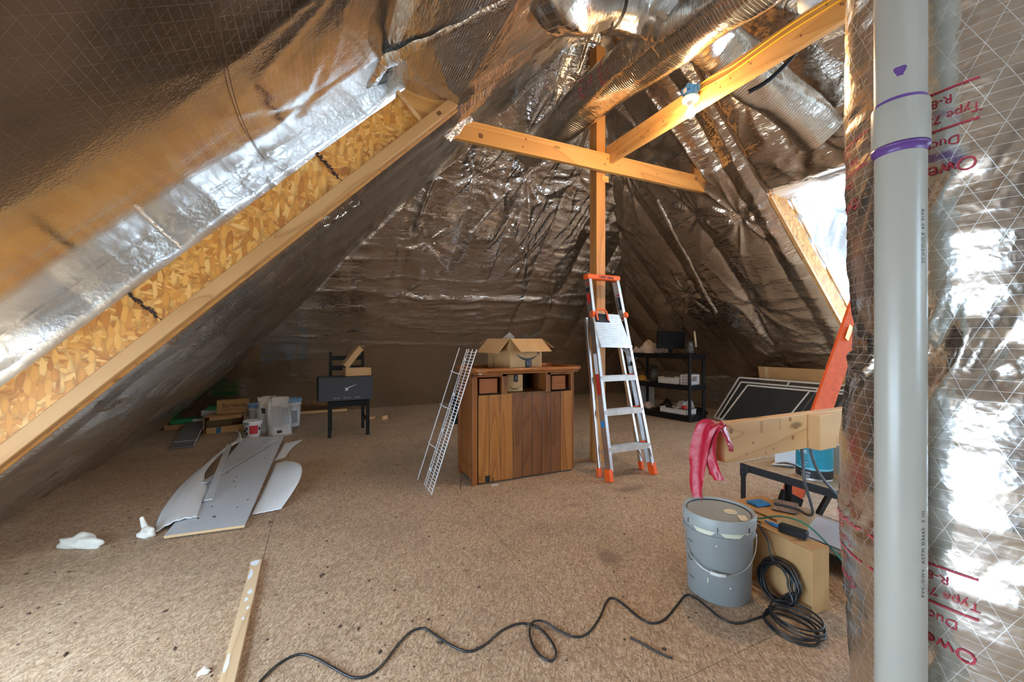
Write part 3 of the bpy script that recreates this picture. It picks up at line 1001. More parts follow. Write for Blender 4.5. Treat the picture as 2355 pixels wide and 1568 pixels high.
# ---- light fixture
lamp = thing('lamp_holder', (2.405, 2.113, 2.885), 'white lamp holder with lit bulb under a blue junction box on the joist', 'lamp')
b = MB().lathe([(0.05, 0), (0.052, 0.004), (0.052, 0.07), (0.048, 0.074)], 18)
for a in range(4):
    b.obox((0.05 * math.cos(a * PI / 2 + 0.5), 0.05 * math.sin(a * PI / 2 + 0.5), 0.06), (0.02, 0.02, 0.04))
b.done('junction_box', 'blue_box', lamp)
MB().lathe([(0.03, -0.03), (0.054, -0.02), (0.06, -0.004), (0.056, 0.003)], 28).done('base', 'porcelain', lamp, smooth=True, angle=40)
MB().lathe([(0.022, -0.06), (0.024, -0.03)], 20).done('socket', 'porcelain', lamp, smooth=True, angle=40)
prof = [(0.0145, -0.058), (0.018, -0.080)] + [(0.033 * math.sin(t), -0.092 - 0.031 * math.cos(PI - t) if False else -0.108 + 0.033 * math.cos(t)) for t in np.linspace(0.75, PI - 0.02, 12)]
MB().lathe(prof, 24).done('bulb', 'bulb', lamp, smooth=True)
try:
    M['bulb'].cycles.emission_sampling = 'NONE'
except Exception:
    pass
pd = bpy.data.lights.new('bulb_light', 'POINT')
pd.energy = 40.0
pd.color = (1.0, 0.66, 0.34)
pd.shadow_soft_size = 0.034
plo_ = bpy.data.objects.new('bulb_light', pd)
C.objects.link(plo_)
plo_.parent = lamp
plo_.location = (0, 0, -0.18)
MB().box((-0.0525, -0.012, 0.025), (-0.051, 0.018, 0.058)).done('sticker', 'paper', lamp)

for nm, lab, zs, ends in (('yellow_cable', 'upper yellow cable stapled along the joist to the junction box', [(2.14, 2.955), (2.04, 2.985), (1.94, 2.975), (1.8, 2.96), (1.5, 2.975), (1.2, 2.965), (0.8, 2.97), (0.0, 2.97), (-1.6, 2.97)], 0),
                          ('yellow_cable', 'lower yellow cable stapled along the joist below its twin', [(2.10, 2.94), (2.04, 2.94), (1.94, 2.93), (1.8, 2.925), (1.5, 2.94), (1.2, 2.93), (0.8, 2.935), (0.0, 2.93), (-1.6, 2.93)], 1)):
    o = MB().tube(smooth_path([(2.4655, y, z) for y, z in zs], 5), 0.0045, 8).done(nm, 'cable_yellow', None, smooth=True)
    tag(o, lab, 'cable', 'yellow cables on the joist')

# ================================================================== DUCTS
def flex(name, pts, rad, label, m='foil_flex', ripple=0.0022, seed=1, group=None, n=40, lump=0.02, parent=None):
    P = smooth_path(pts, 14)
    o = parent or thing(name, P[0], label, 'duct', group=group)
    org = Vector(o.location)
    bm = MB()
    PP = [p - org for p in P]
    m_ = len(PP)
    T = [(PP[min(i + 1, m_ - 1)] - PP[max(i - 1, 0)]).normalized() for i in range(m_)]
    nv = T[0].orthogonal().normalized()
    V, dist = [], 0
    ds = []
    for i in range(m_):
        if i:
            nv = (T[i - 1].rotation_difference(T[i]) @ nv).normalized()
            dist += (PP[i] - PP[i - 1]).length
        ds.append(dist)
        bi = T[i].cross(nv)
        row = []
        for k in range(n):
            a = 2 * PI * k / n
            e = lump * float(vnoise(np.array([a * 1.6 + seed]), np.array([dist * 3.0]), seed)[0]) + ripple * math.sin(dist * 70 + 1.5 * math.sin(a + seed))
            row.append(PP[i] + (nv * math.cos(a) + bi * math.sin(a)) * (rad + e))
        V.append(row)
    bm.grid(V, lambda i, j: (ds[i], j * 2 * PI * rad / n), closeu=True)
    bm.done('branch_sleeve' if parent else 'sleeve', m, o, smooth=True)
    return o, P


D2PTS = [(0.93, 1.70, 3.10), (1.13, 1.77, 2.88), (1.562, 2.03, 3.212), (1.932, 2.075, 3.306), (2.06, 1.92, 3.16)]
D3PTS = [(2.2, 1.9, 3.2), (2.48, 1.98, 3.2), (2.92, 1.94, 3.04), (3.27, 1.89, 2.89), (3.5, 1.86, 2.75)]
d1, P1 = flex('flexible_duct', [(2.08, 3.98, 3.22), (2.12, 3.45, 3.24), (2.13, 2.72, 3.245), (2.11, 2.12, 3.16), (2.08, 1.70, 3.09), (2.05, 1.0, 3.05), (2.0, -1.0, 3.1)], 0.168, 'branching foil flexible duct passing over the tie beam, bound with a black strap', seed=5)
d2, P2 = flex('flexible_duct', D2PTS, 0.15, None, seed=9, parent=d1)
d3, P3 = flex('flexible_duct', D3PTS, 0.16, None, seed=15, parent=d1, ripple=0.0008)
b = MB()
c0, c1 = P2[2 * 14] - P1[0], P2[2 * 14 + 1] - P1[0]
ax = (c1 - c0).normalized()
u0 = ax.orthogonal().normalized()
w0 = ax.cross(u0)
rows = []
for s_ in (-0.022, 0.022):
    rows.append([c0 + ax * s_ + (u0 * math.cos(a) + w0 * math.sin(a)) * 0.164 for a in np.linspace(0, 2 * PI, 41)[:-1]])
b.grid(rows, None, closeu=True)
b.done('strap', 'black_plastic', d1)
b = MB()
b.tube(smooth_path([(2.572, 1.796, 2.797), (2.637, 1.721, 2.835), (2.679, 1.635, 2.895), (2.691, 1.563, 2.95), (2.68, 1.524, 2.985)], 5), 0.014, 8)
o = b.done('hanger_strap', 'black_plastic', None, smooth=True)
tag(o, 'curved black strap hanging below the foil duct near the joist', 'strap')
# red print on duct 1
for dist, txt in ((0, 'R-8.0'), (1, '75'), (2, 'Owens')):
    i0 = 14 * 2 - 2 + dist * 3
    c0 = P1[i0] - P1[0]
    ax = (P1[i0 + 1] - P1[i0 - 1]).normalized()
    side = Vector((-1, -0.35, -0.15))
    side = (side - ax * side.dot(ax)).normalized()
    wv = ax.cross(side)
    fn = lambda x, y, c0=c0, ax=ax, side=side, wv=wv: tuple(c0 + ax * y + (side * math.cos(x / 0.18) + wv * math.sin(x / 0.18)) * 0.192)
    lettering(txt, 0.07, fn, 'ink_red', d1, 'red_print')

# ---- big wrapped riser beside the PVC stack
DXc, DYc = 1.546, 0.411
big = thing('wrapped_duct', (DXc, DYc, -0.05), 'huge vertical duct wrapped in silver scrim foil with red print', 'duct')
zk = [-0.05, 0.136, 0.417, 0.61, 0.87, 1.025, 1.12, 1.206, 1.387, 1.9, 2.16, 2.9, 3.0]
rk = [0.286, 0.285, 0.2995, 0.316, 0.3195, 0.303, 0.282, 0.283, 0.295, 0.301, 0.297, 0.295, 0.295]
nz, na = 300, 190
zz = np.linspace(-0.05, 3.0, nz)
aa = np.linspace(0, 2 * PI, na, endpoint=False)
AA, ZZ = np.meshgrid(aa, zz)
RR = np.interp(ZZ, zk, rk)
ca, sa = np.cos(AA), np.sin(AA)
band = np.exp(-((ZZ - 1.12) / 0.085) ** 2) + 0.55 * np.exp(-((ZZ - 1.5) / 0.06) ** 2) + 0.45 * np.exp(-((ZZ - 0.68) / 0.03) ** 2) + 0.5 * np.exp(-((ZZ - 0.40) / 0.05) ** 2)
cr = ridged(ca * 6 + ZZ * 3, sa * 6 + ZZ * 9, 101, 2.0) - 0.5 + 0.6 * (ridged(ca * 12 - ZZ * 4, sa * 12 + ZZ * 16, 102, 2.0) - 0.5)
RR = RR + 0.026 * band * cr + 0.006 * vnoise(ca * 2.5 + 9, sa * 2.5 + ZZ * 2.0, 103) + 0.0022 * vnoise(ca * 3 + 5, ZZ * 34, 104)
bm = MB()
Pq = np.stack([RR * ca, RR * sa, ZZ + 0.05], -1)
bm.grid([[Vector(p) for p in row] for row in Pq], lambda i, j: (j * 2 * PI * 0.3 / na, zz[i]), closeu=True)
bm.done('foil_wrap', 'foil_duct', big, smooth=True)


def duct_r(a, z):
    k = int(round((a % (2 * PI)) / (2 * PI) * na)) % na
    i = min(nz - 1, max(0, int(round((z + 0.05) / 3.05 * (nz - 1)))))
    return max(RR[i, k], RR[i, (k + 1) % na], RR[i, k - 1], RR[min(i + 1, nz - 1), k], RR[max(i - 1, 0), k]) + 0.0012


def on_duct(a0, z0, flip=True):
    def f(x, y):
        sgn = -1 if flip else 1
        # seen from outside, x runs to the right = increasing angle when viewed from the camera side
        a = a0 + sgn * x / 0.3
        z = z0 + sgn * y
        r = duct_r(a, z)
        return (r * math.cos(a), r * math.sin(a), z + 0.05)
    return f


AF = math.atan2(-DYc, -DXc)           # angle of the side facing the camera
for a_off, side in ((-0.36, 0), (-1.28, 1), (-2.4, 1), (1.2, 1)):
    base = AF + a_off
    for zc in (1.66, 0.61):
        for dz in (0.042, -0.042):
            b = MB()
            rows = []
            for t in np.linspace(-0.42, 0.27 if side == 0 else 0.42, 40):
                a = base + t * 1.0
                r1 = duct_r(a, zc + dz) + 0.0005
                rows.append([Vector((r1 * math.cos(a), r1 * math.sin(a), zc + dz + w + 0.05)) for w in (-0.0022, 0.0022)])
            b.grid(rows)
            b.done('red_line', 'ink_red', big)
        lettering('R-8.3 in', 0.026, on_duct(base + 0.0, zc + 0.020), 'ink_red', big, 'red_print')
        lettering('Type 75 at 3', 0.027, on_duct(base + 0.05, zc - 0.016), 'ink_red', big, 'red_print')
        lettering('Duct', 0.028, on_duct(base + 0.08, zc - 0.072), 'ink_red', big, 'red_print')
        lettering('Owens', 0.042, on_duct(base + 0.06, zc - 0.13), 'ink_red', big, 'red_print')

pvc = thing('drain_pipe', (1.163, 0.456, -0.05), 'cream plastic drain pipe with a coupling standing before the wrapped duct', 'pipe')
MB().lathe([(0.0436, 0), (0.0436, 1.66)], 40).done('lower_pipe', 'pvc', pvc, smooth=True, angle=40)
MB().lathe([(0.0440, 1.68), (0.0440, 2.95)], 40).done('upper_pipe', 'pvc', pvc, smooth=True, angle=40)
MB().lathe([(0.0440, 1.619), (0.0485, 1.621), (0.0490, 1.625), (0.0490, 1.712), (0.0482, 1.716), (0.0440, 1.717)], 40).done('coupling', 'pvc', pvc, smooth=True, angle=35)
MB().lathe([(0.0442, 1.606), (0.0448, 1.619), (0.0488, 1.6185), (0.0491, 1.622), (0.0491, 1.626), (0.0488, 1.624)], 40, cap0=False, cap1=False).done('primer_ring', 'purple', pvc, smooth=True)
MB().lathe([(0.0446, 1.716), (0.0447, 1.724)], 40, cap0=False, cap1=False).done('primer_ring', 'purple', pvc, smooth=True)
fa = math.atan2(-0.456, -1.163)
def on_pvc(a0, z0, r=0.0446, vert=False):
    def f(x, y):
        if vert:
            x, y = -y, x
        a = a0 + x / r
        return (r * math.cos(a), r * math.sin(a), z0 + y)
    return f
vsb = [(0.009 * math.cos(t) * (1 + 0.35 * math.sin(3 * t)), 0.014 * math.sin(t) * (1 + 0.3 * math.cos(2 * t))) for t in np.linspace(0, 2 * PI, 20, endpoint=False)]
fb = on_pvc(fa + 0.0, 1.775)
MB().poly([fb(x, y) for x, y in vsb]).done('primer_smear', 'purple', pvc)
lettering('PVC-DWV  ASTM D2665  3 IN', 0.011, on_pvc(fa + 0.95, 0.75, 0.0441, True), 'ink', pvc, 'pipe_print', 1.3)
lettering('SCHEDULE 40 PIPE', 0.011, on_pvc(fa + 0.95, 1.42, 0.0441, True), 'ink', pvc, 'pipe_print', 1.3)

# ================================================================== CABINET AND WHAT IS ON IT
cab = thing('cabinet', (1.10, 3.07, 0), 'old reddish pine cabinet with plank back and rounded tray top', 'cabinet')
CW, CD, CH = 0.955, 0.385, 0.885
for lo, hi in (((0, 0, 0.0), (0.042, 0.045, CH)), ((CW - 0.03, 0, 0.02), (CW, 0.045, CH)), ((0, CD - 0.045, 0), (0.045, CD, CH)), ((CW - 0.045, CD - 0.045, 0), (CW, CD, CH))):
    MB().box(lo, hi, 0.003).done('stile', 'cab3', cab)
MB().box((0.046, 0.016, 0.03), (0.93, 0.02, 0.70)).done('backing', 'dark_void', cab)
MB().box((-0.035, CD + 0.004, 0.42), (0.02, CD + 0.06, 0.66), 0.006).done('handle', 'black_plastic', cab)
b = MB()
b.box((0.008, 0.045, 0.10), (0.02, CD - 0.045, CH - 0.06))
b.done('side_panel', 'cab3', cab)
b = MB()
b.box((0.002, 0.045, CH - 0.07), (0.04, CD - 0.045, CH), 0.002)
b.done('top_rail', 'cab3', cab)
b = MB()
pts = [(0.002, 0.045, 0.14), (0.002, CD - 0.045, 0.14), (0.002, CD - 0.045, 0.025), (0.002, CD - 0.10, 0.045), (0.002, 0.10, 0.045), (0.002, 0.045, 0.02)]
b.prism(pts, (0.03, 0, 0))
b.done('bottom_rail', 'cab3', cab)
MB().box((CW - 0.02, 0.045, 0.03), (CW - 0.004, CD - 0.045, CH - 0.01)).done('side_panel', 'cab3', cab)
MB().box((0.03, CD - 0.02, 0.03), (CW - 0.03, CD - 0.005, CH - 0.01)).done('front_panel', 'cab3', cab)
# plank back (towards us)
px = [0.048, 0.141, 0.240, 0.354, 0.443, 0.538, 0.626, 0.717, 0.813, 0.932]
pm = ['cab1', 'cab1', 'cab1', 'cab2', 'cab2', 'cab2', 'cab2', 'cab2', 'cab1']
for i in range(9):
    lo = 0.012 + 0.004 * random.random()
    hi = 0.715 if i < 3 else (0.708 if i < 7 else 0.712)
    MB().box((px[i] + 0.002, -0.004 - random.uniform(0, 0.0025), lo), (px[i + 1] - 0.002, 0.014, hi), 0.0022).done('plank', pm[i], cab)
# openings: two drawer bays and the cubby between
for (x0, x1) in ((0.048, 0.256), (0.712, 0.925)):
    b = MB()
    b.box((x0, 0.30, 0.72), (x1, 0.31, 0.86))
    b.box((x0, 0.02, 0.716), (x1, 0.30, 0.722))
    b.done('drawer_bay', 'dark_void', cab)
MB().box((0.0, -0.003, 0.858), (0.30, 0.03, CH), 0.002).done('bay_rail', 'cab3', cab)
MB().box((0.680, -0.003, 0.858), (CW, 0.03, CH), 0.002).done('bay_rail', 'cab3', cab)
MB().box((0.256, -0.003, 0.71), (0.302, 0.30, CH), 0.002).done('divider', 'cab3', cab)
MB().box((0.672, -0.003, 0.71), (0.714, 0.30, CH), 0.002).done('divider', 'cab3', cab)
MB().box((0.302, -0.003, 0.70), (0.672, 0.34, 0.722), 0.002).done('cubby_floor', 'cab2', cab)
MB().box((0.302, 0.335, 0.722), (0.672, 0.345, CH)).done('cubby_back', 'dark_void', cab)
for (x0, x1) in ((0.063, 0.215), (0.733, 0.868)):
    dr = MB().box((x0, 0.004, 0.727), (x1, 0.27, 0.846), 0.002).done('drawer', 'drawer', cab)
    b = MB()
    for xx in (x0 + 0.002, x1 - 0.013):
        for k in range(5):
            b.box((xx, 0.0022, 0.734 + k * 0.022), (xx + 0.011, 0.006, 0.745 + k * 0.022))
    b.done('dovetails', 'cab3', dr)
    tag(dr.children[0], kind='stuff')
MB().box((0.105, -0.0075, 0.012), (0.145, -0.0035, 0.068)).done('rot_hole', 'dark_void', cab)
MB().box((0.168, -0.0075, 0.012), (0.176, -0.0035, 0.045)).done('rot_hole', 'dark_void', cab)
for i in range(9):
    for zz_ in (0.09, 0.68):
        MB().box((px[i] + 0.02, -0.0072, zz_), (px[i] + 0.026, -0.006, zz_ + 0.006)).done('nail_head', 'knot', cab)
# tray top with a rounded raised rim
def rrect(x0, y0, x1, y1, r, n=8):
    out = []
    for cx, cy, a0 in ((x1 - r, y0 + r, -PI / 2), (x1 - r, y1 - r, 0), (x0 + r, y1 - r, PI / 2), (x0 + r, y0 + r, PI)):
        for k in range(n + 1):
            a = a0 + PI / 2 * k / n
            out.append((cx + r * math.cos(a), cy + r * math.sin(a)))
    return out
top = rrect(0.0, -0.095, 0.985, 0.46, 0.10)
tp = MB().prism([(x, y, CH + 0.002) for x, y in top], (0, 0, 0.022)).done('top', 'cabtop', cab)
MB().tube([(x, y, CH + 0.030) for x, y in top], 0.0195, 10, closed=True).done('rim', 'cabtop', tp, smooth=True)

# open carton on the cabinet
def smile(fn, w, m, parent, name='smile_mark'):
    up, lo = [], []
    for t in np.linspace(-1, 1, 21):
        yb = -0.26 * (1 - t * t)
        th = 0.075 * (1 - abs(t + 0.08) ** 2.2) + 0.008
        up.append((t * w / 2, yb * w * 0.75 + th * w * 0.5))
        lo.append((t * w / 2, yb * w * 0.75 - th * w * 0.5))
    b = MB()
    for i in range(20):
        b.poly([fn(*up[i]), fn(*up[i + 1]), fn(*lo[i + 1]), fn(*lo[i])])
    b.done(name, m, parent)
    b = MB()
    b.poly([fn(*p) for p in ((w * 0.43, w * 0.045), (w * 0.54, w * 0.06), (w * 0.515, -w * 0.06), (w * 0.49, -w * 0.005))])
    b.done('arrow_mark', m, parent)

box = thing('open_carton', (1.42, 3.055, 0.911), 'open brown carton with black smile print on the cabinet top', 'box', rz=math.radians(10))
BW, BL, BH = 0.335, 0.345, 0.255
t_ = 0.004
for nm, lo, hi in (('wall_panel', (0, 0, 0.002), (BW, t_, BH)), ('wall_panel', (0, BL - t_, 0.002), (BW, BL, BH)), ('wall_panel', (0, t_, 0.002), (t_, BL - t_, BH)), ('wall_panel', (BW - t_, t_, 0.002), (BW, BL - t_, BH)), ('base_panel', (t_, t_, 0.001), (BW - t_, BL - t_, 0.006))):
    MB().box(lo, hi).done(nm, 'carton', box)
def flap(e0, e1, out, drop, ln, name='flap', parent=None, m='carton', skew=0.0):
    e0, e1, out = Vector(e0), Vector(e1), Vector(out).normalized()
    d = out * math.cos(drop) - Vector((0, 0, 1)) * math.sin(drop)
    along = (e1 - e0).normalized() * skew
    n = d.cross((e1 - e0).normalized()).normalized()
    if n.z < 0:
        n = -n
    b = MB()
    b.prism([e0, e1, e1 + d * ln + along, e0 + d * ln + along], n * 0.004)
    return b.done(name, m, parent)
flap((0.004, 0, BH), (BW - 0.004, 0, BH), (0, -1, 0), math.radians(46), 0.148, parent=box, skew=0.03)
flap((0, BL - 0.004, BH), (0, 0.004, BH), (-1, 0, 0), math.radians(45), 0.165, parent=box)
flap((BW, 0.004, BH), (BW, BL - 0.004, BH), (1, 0, 0), math.radians(28), 0.165, parent=box)
flap((0.004, BL, BH), (BW - 0.004, BL, BH), (0, 1, 0), math.radians(15), 0.165, parent=box)
pf = on_plane((BW * 0.54, -0.0012, 0.128), (1, 0, 0), (0, 0, 1))
smile(pf, 0.235, 'ink', box)
MB().box((0.155, -0.0015, 0.004), (0.222, -0.0002, 0.088)).done('tape_label', 'ink', box)
lettering('amazon.com', 0.014, on_plane((0.203, -0.0022, 0.046), (0, 0, 1), (-1, 0, 0)), 'ink_white', box, 'label_print')
lettering('prime', 0.013, on_plane((0.182, -0.0022, 0.052), (0, 0, 1), (-1, 0, 0)), 'ink_white', box, 'label_print')
lettering('E7DD31', 0.026, on_plane((-0.0012, 0.25, 0.055), (0, 0, 1), (0, 1, 0)), 'ink_brown', box, 'side_print')
for loc, rot, lab, sz in (((1.46, 3.28, 1.14), (0.5, 0.75, 0.3), 'grey foam slab poking up at the back corner of the open carton', (0.02, 0.10, 0.20)),
                          ((1.66, 3.30, 1.15), (0.2, 1.12, 0.25), 'long dark plastic sheet slanting out of the open carton', (0.004, 0.05, 0.40)),
                          ((1.60, 3.30, 1.13), (0.3, 0.85, 0.5), 'short grey plastic sheet behind the longer one in the open carton', (0.004, 0.05, 0.26))):
    o = MB().box([-x / 2 for x in sz], [x / 2 for x in sz], 0.002).done('packing_sheet', 'cable_grey' if sz[2] > 0.25 else 'bag_print', None)
    o.location = loc
    o.rotation_euler = rot
    tag(o, lab, 'packing', 'packing in the open carton')

sb = thing('small_carton', (1.43, 3.13, 0.724), 'small carton with smile print inside the cabinet cubby', 'box', rz=math.radians(-4))
MB().box((0, 0, 0), (0.14, 0.14, 0.142), 0.002).done('body', 'carton', sb)
smile(on_plane((0.07, -0.0012, 0.04), (1, 0, 0), (0, 0, 1)), 0.10, 'ink', sb)
MB().box((0.055, -0.001, 0.08), (0.095, -0.0002, 0.14)).done('tape_label', 'ink', sb)
lettering('amazon', 0.010, on_plane((0.078, -0.0018, 0.112), (0, 0, 1), (-1, 0, 0)), 'ink_white', sb, 'label_print')

# ---- wire shelf leaning on the cabinet
ws = thing('wire_shelf', (0.745, 3.02, 0), 'white wire shelf leaning on end against the cabinet', 'shelf')
lean = Vector((0.357, 0.0, 1.078))
ry = [0.0, 0.092, 0.182, 0.228]
for k, yy in enumerate(ry):
    MB().tube([Vector((0.013, yy, 0.004)), Vector((0.013, yy, 0.004)) + lean], 0.0042 if k in (0, 3) else 0.0035, 8).done('long_rod', 'white_coat', ws, smooth=True)
lip0 = Vector((-0.012, 0.355, 0.012))
MB().tube([lip0, lip0 + lean], 0.004, 8).done('lip_rod', 'white_coat', ws, smooth=True)
cwm = None
nrm_ = Vector((-1.078, 0, 0.357)).normalized()
for k in range(46):
    p = Vector((0.013, 0, 0.004)) + lean * ((k + 0.6) / 46.6) + nrm_ * 0.005
    if cwm is None:
        cwm = MB().tube([(0, 0, 0), (0, 0.23, 0)], 0.0020, 6).done('cross_wire', 'white_coat', ws, smooth=True)
        cwm.location = p
    else:
        c_ = cwm.copy()
        C.objects.link(c_)
        c_.location = p
for tt in (0.27, 0.555, 0.81):
    p = Vector((0.013, 0.19, 0.004)) + lean * tt
    e = lip0 + lean * tt
    MB().tube(smooth_path([p, p + Vector((-0.02, 0.04, 0.006)), (p + e) / 2 + Vector((-0.022, 0.02, 0.01)), e + Vector((-0.004, 0.02, 0.01))], 4), 0.0038, 8).done('hook', 'white_coat', ws, smooth=True)
for tt in (0.12, 0.40, 0.66, 0.92):
    p = Vector((0.013, 0.195, 0.004)) + lean * tt + nrm_ * 0.004
    MB().obox(p, (0.006, 0.022, 0.022)).done('clip', 'white_coat', ws)

# ================================================================== PLATFORM LADDER
ld = thing('platform_ladder', (2.38, 2.69, 0), 'aluminium platform stepladder with orange cap and feet leaning on the post', 'ladder')
FT = {-1: (Vector((-0.235, 0.0, 0.0)), Vector((-0.195, 0.37, 1.73))), 1: (Vector((0.235, 0.0, 0.0)), Vector((0.135, 0.37, 1.73)))}
def rail_pt(s_, t):
    return FT[s_][0].lerp(FT[s_][1], t)
for s_ in (-1, 1):
    a, c_ = rail_pt(s_, 0.045), rail_pt(s_, 0.985)
    ax = (c_ - a).normalized()
    rl = MB()
    rl.beam(a, c_, 0.006, 0.070, up=(0, 1, 0))
    for dy in (-0.033, 0.033):
        off = Vector((-s_ * 0.012, 0, 0)) + (Vector((0, 1, 0)) - ax * ax.y).normalized() * dy
        rl.beam(a + off, c_ + off, 0.026, 0.004, up=(0, 1, 0))
    rl.done('front_rail', 'alu', ld)
    f = rail_pt(s_, 0.0)
    MB().beam(f + Vector((0, 0, 0.0)), rail_pt(s_, 0.055), 0.034, 0.078, up=(0, 1, 0), bev=0.004).done('foot', 'orange', ld)
    # rear legs, folded close behind
    ra, rb = Vector((s_ * 0.232, 0.135, 0.0)), Vector((s_ * 0.165 - 0.02, 0.40, 1.36))
    MB().beam(ra.lerp(rb, 0.04), rb, 0.022, 0.04, up=(0, 1, 0), bev=0.003).done('rear_rail', 'alu', ld)
    MB().beam(ra, ra.lerp(rb, 0.055), 0.03, 0.046, up=(0, 1, 0), bev=0.004).done('rear_foot', 'orange', ld)
    h = rail_pt(s_, 0.80)
    MB().lathe([(0.026, -0.014), (0.030, -0.008), (0.030, 0.008), (0.026, 0.014)], 18).xf(Matrix.Translation(h + Vector((s_ * 0.004, -0.028, 0))) @ Matrix.Rotation(PI / 2, 4, 'Y')).done('hinge_cap', 'orange', ld, smooth=True, angle=40)
for t in (0.155, 0.327, 0.49):
    a, c_ = rail_pt(-1, t), rail_pt(1, t)
    x0, x1 = a.x + 0.004, c_.x - 0.004
    y_, z_ = a.y, a.z
    st_ = MB()
    st_.box((x0, y_ - 0.042, z_ - 0.004), (x1, y_ + 0.040, z_), 0.001)
    st_.box((x0, y_ - 0.042, z_ - 0.045), (x1, y_ - 0.038, z_ - 0.004))
    st_.box((x0, y_ + 0.036, z_ - 0.03), (x1, y_ + 0.040, z_ - 0.004))
    so = st_.done('step', 'alu_step', ld)
    b = MB()
    for k in range(5):
        b.box((x0 + 0.004, y_ - 0.034 + k * 0.015, z_), (x1 - 0.004, y_ - 0.030 + k * 0.015, z_ + 0.0015))
    b.done('tread_ridges', 'alu', so)
    tag(so.children[0], kind='stuff')
    MB().box((x1 - 0.055, y_ - 0.01, z_ + 0.0015), (x1 - 0.002, y_ + 0.036, z_ + 0.006), 0.001).done('step_pad', 'orange', so)
    for xx in (x0 + 0.012, x1 - 0.012):
        MB().lathe([(0.005, 0), (0.003, 0.003)], 10).xf(Matrix.Translation((xx, y_ - 0.042, z_ - 0.022)) @ Matrix.Rotation(PI / 2, 4, 'X')).done('rivet', 'alu', so)
# platform folded up between the rails
p0, p1 = rail_pt(-1, 0.645), rail_pt(1, 0.645)
pl = MB()
pa = Vector((p0.x + 0.03, p0.y - 0.045, 1.115))
pb = Vector((p1.x - 0.012, p1.y - 0.045, 1.105))
updir = Vector((-0.045, 0.065, 0.28))
pl.prism([pa, pb, pb + updir + Vector((-0.035, 0, 0)), pa + updir + Vector((0.0, 0, 0))], (0, 0.018, 0.004))
plo = pl.done('platform', 'alu_step', ld)
for k in range(15):
    t = (k + 0.5) / 15
    MB().beam(pa + updir * t + Vector((0.008, -0.002, 0)), pb + updir * t + Vector((-0.035 * t - 0.008, -0.002, 0)), 0.004, 0.010, up=(0, 0, 1), bev=0.001).done('platform_rib', 'alu', plo)
MB().beam(pa + Vector((-0.004, -0.004, -0.008)), pb + Vector((0.004, -0.004, -0.008)), 0.02, 0.022).done('platform_lip', 'alu', plo)
hb = pa + updir * 0.72
hy = updir.normalized()
hx = (pb - pa).normalized()
hn = hx.cross(hy) * (1 if hx.cross(hy).y < 0 else -1)
b = MB()
b.prism([hb + hx * 0.02, hb + hx * 0.165, hb + hx * 0.155 + hy * 0.075, hb + hx * 0.03 + hy * 0.075], hn * 0.012)
b.done('handle_plate', 'black_plastic', ld)
hp = [hb + hx * 0.035 + hy * 0.012 + hn * 0.014, hb + hx * 0.030 + hy * 0.075 + hn * 0.03, hb + hx * 0.045 + hy * 0.105 + hn * 0.035, hb + hx * 0.12 + hy * 0.105 + hn * 0.035, hb + hx * 0.14 + hy * 0.075 + hn * 0.03, hb + hx * 0.148 + hy * 0.012 + hn * 0.014]
MB().tube(smooth_path(hp, 4), 0.008, 8).done('handle', 'orange', ld, smooth=True)
# top cap
ct0, ct1 = rail_pt(-1, 1.0), rail_pt(1, 1.0)
cap = MB().box((ct0.x - 0.018, 0.325, 1.705), (ct1.x + 0.018, 0.405, 1.75), 0.008).done('top_cap', 'orange', ld)
lettering('Little Giant', 0.036, on_plane(((ct0.x + ct1.x) / 2 + 0.02, 0.3235, 1.729), (1, 0, -0.02), (0, 0, 1)), 'ink', cap, 'cap_print', bold=0.03)
# braces
MB().tube([Vector((-0.19, 0.02, 0.225)), Vector((-0.215, 0.10, 0.09))], 0.006, 6).done('brace', 'alu', ld)
MB().tube([Vector((0.10, 0.05, 0.23)), Vector((0.222, 0.12, 0.11))], 0.006, 6).done('brace', 'alu', ld)
MB().tube([Vector((0.19, 0.0, 0.23)), Vector((0.225, 0.0, 0.12))], 0.006, 6).done('brace', 'alu', ld)
MB().box((-0.22, 0.115, 0.20), (0.222, 0.127, 0.235)).done('rear_bar', 'alu', ld)
MB().tube([rail_pt(1, 0.63) + Vector((-0.09, 0.0, 0.0)), rail_pt(1, 0.585) + Vector((-0.012, 0, 0))], 0.007, 6).done('brace', 'alu', ld)
# stickers on the rails
for s_, t0, t1, m_ in ((-1, 0.86, 0.91, 'red'), (-1, 0.92, 0.94, 'ink'), (-1, 0.955, 0.965, 'red'), (-1, 0.50, 0.60, 'paper'), (-1, 0.40, 0.50, 'red'), (1, 0.83, 0.90, 'ink'), (1, 0.905, 0.915, 'red'), (1, 0.66, 0.77, 'ink'), (1, 0.78, 0.79, 'red'), (1, 0.56, 0.585, 'paper'), (1, 0.535, 0.555, 'ink'), (-1, 0.245, 0.275, 'blue')):
    a, c_ = rail_pt(s_, t0), rail_pt(s_, t1)
    ox = Vector((-0.0042, 0.004, 0))
    MB().beam(a + ox, c_ + ox, 0.0012, 0.044, up=(0, 1, 0)).done('sticker', m_, ld)

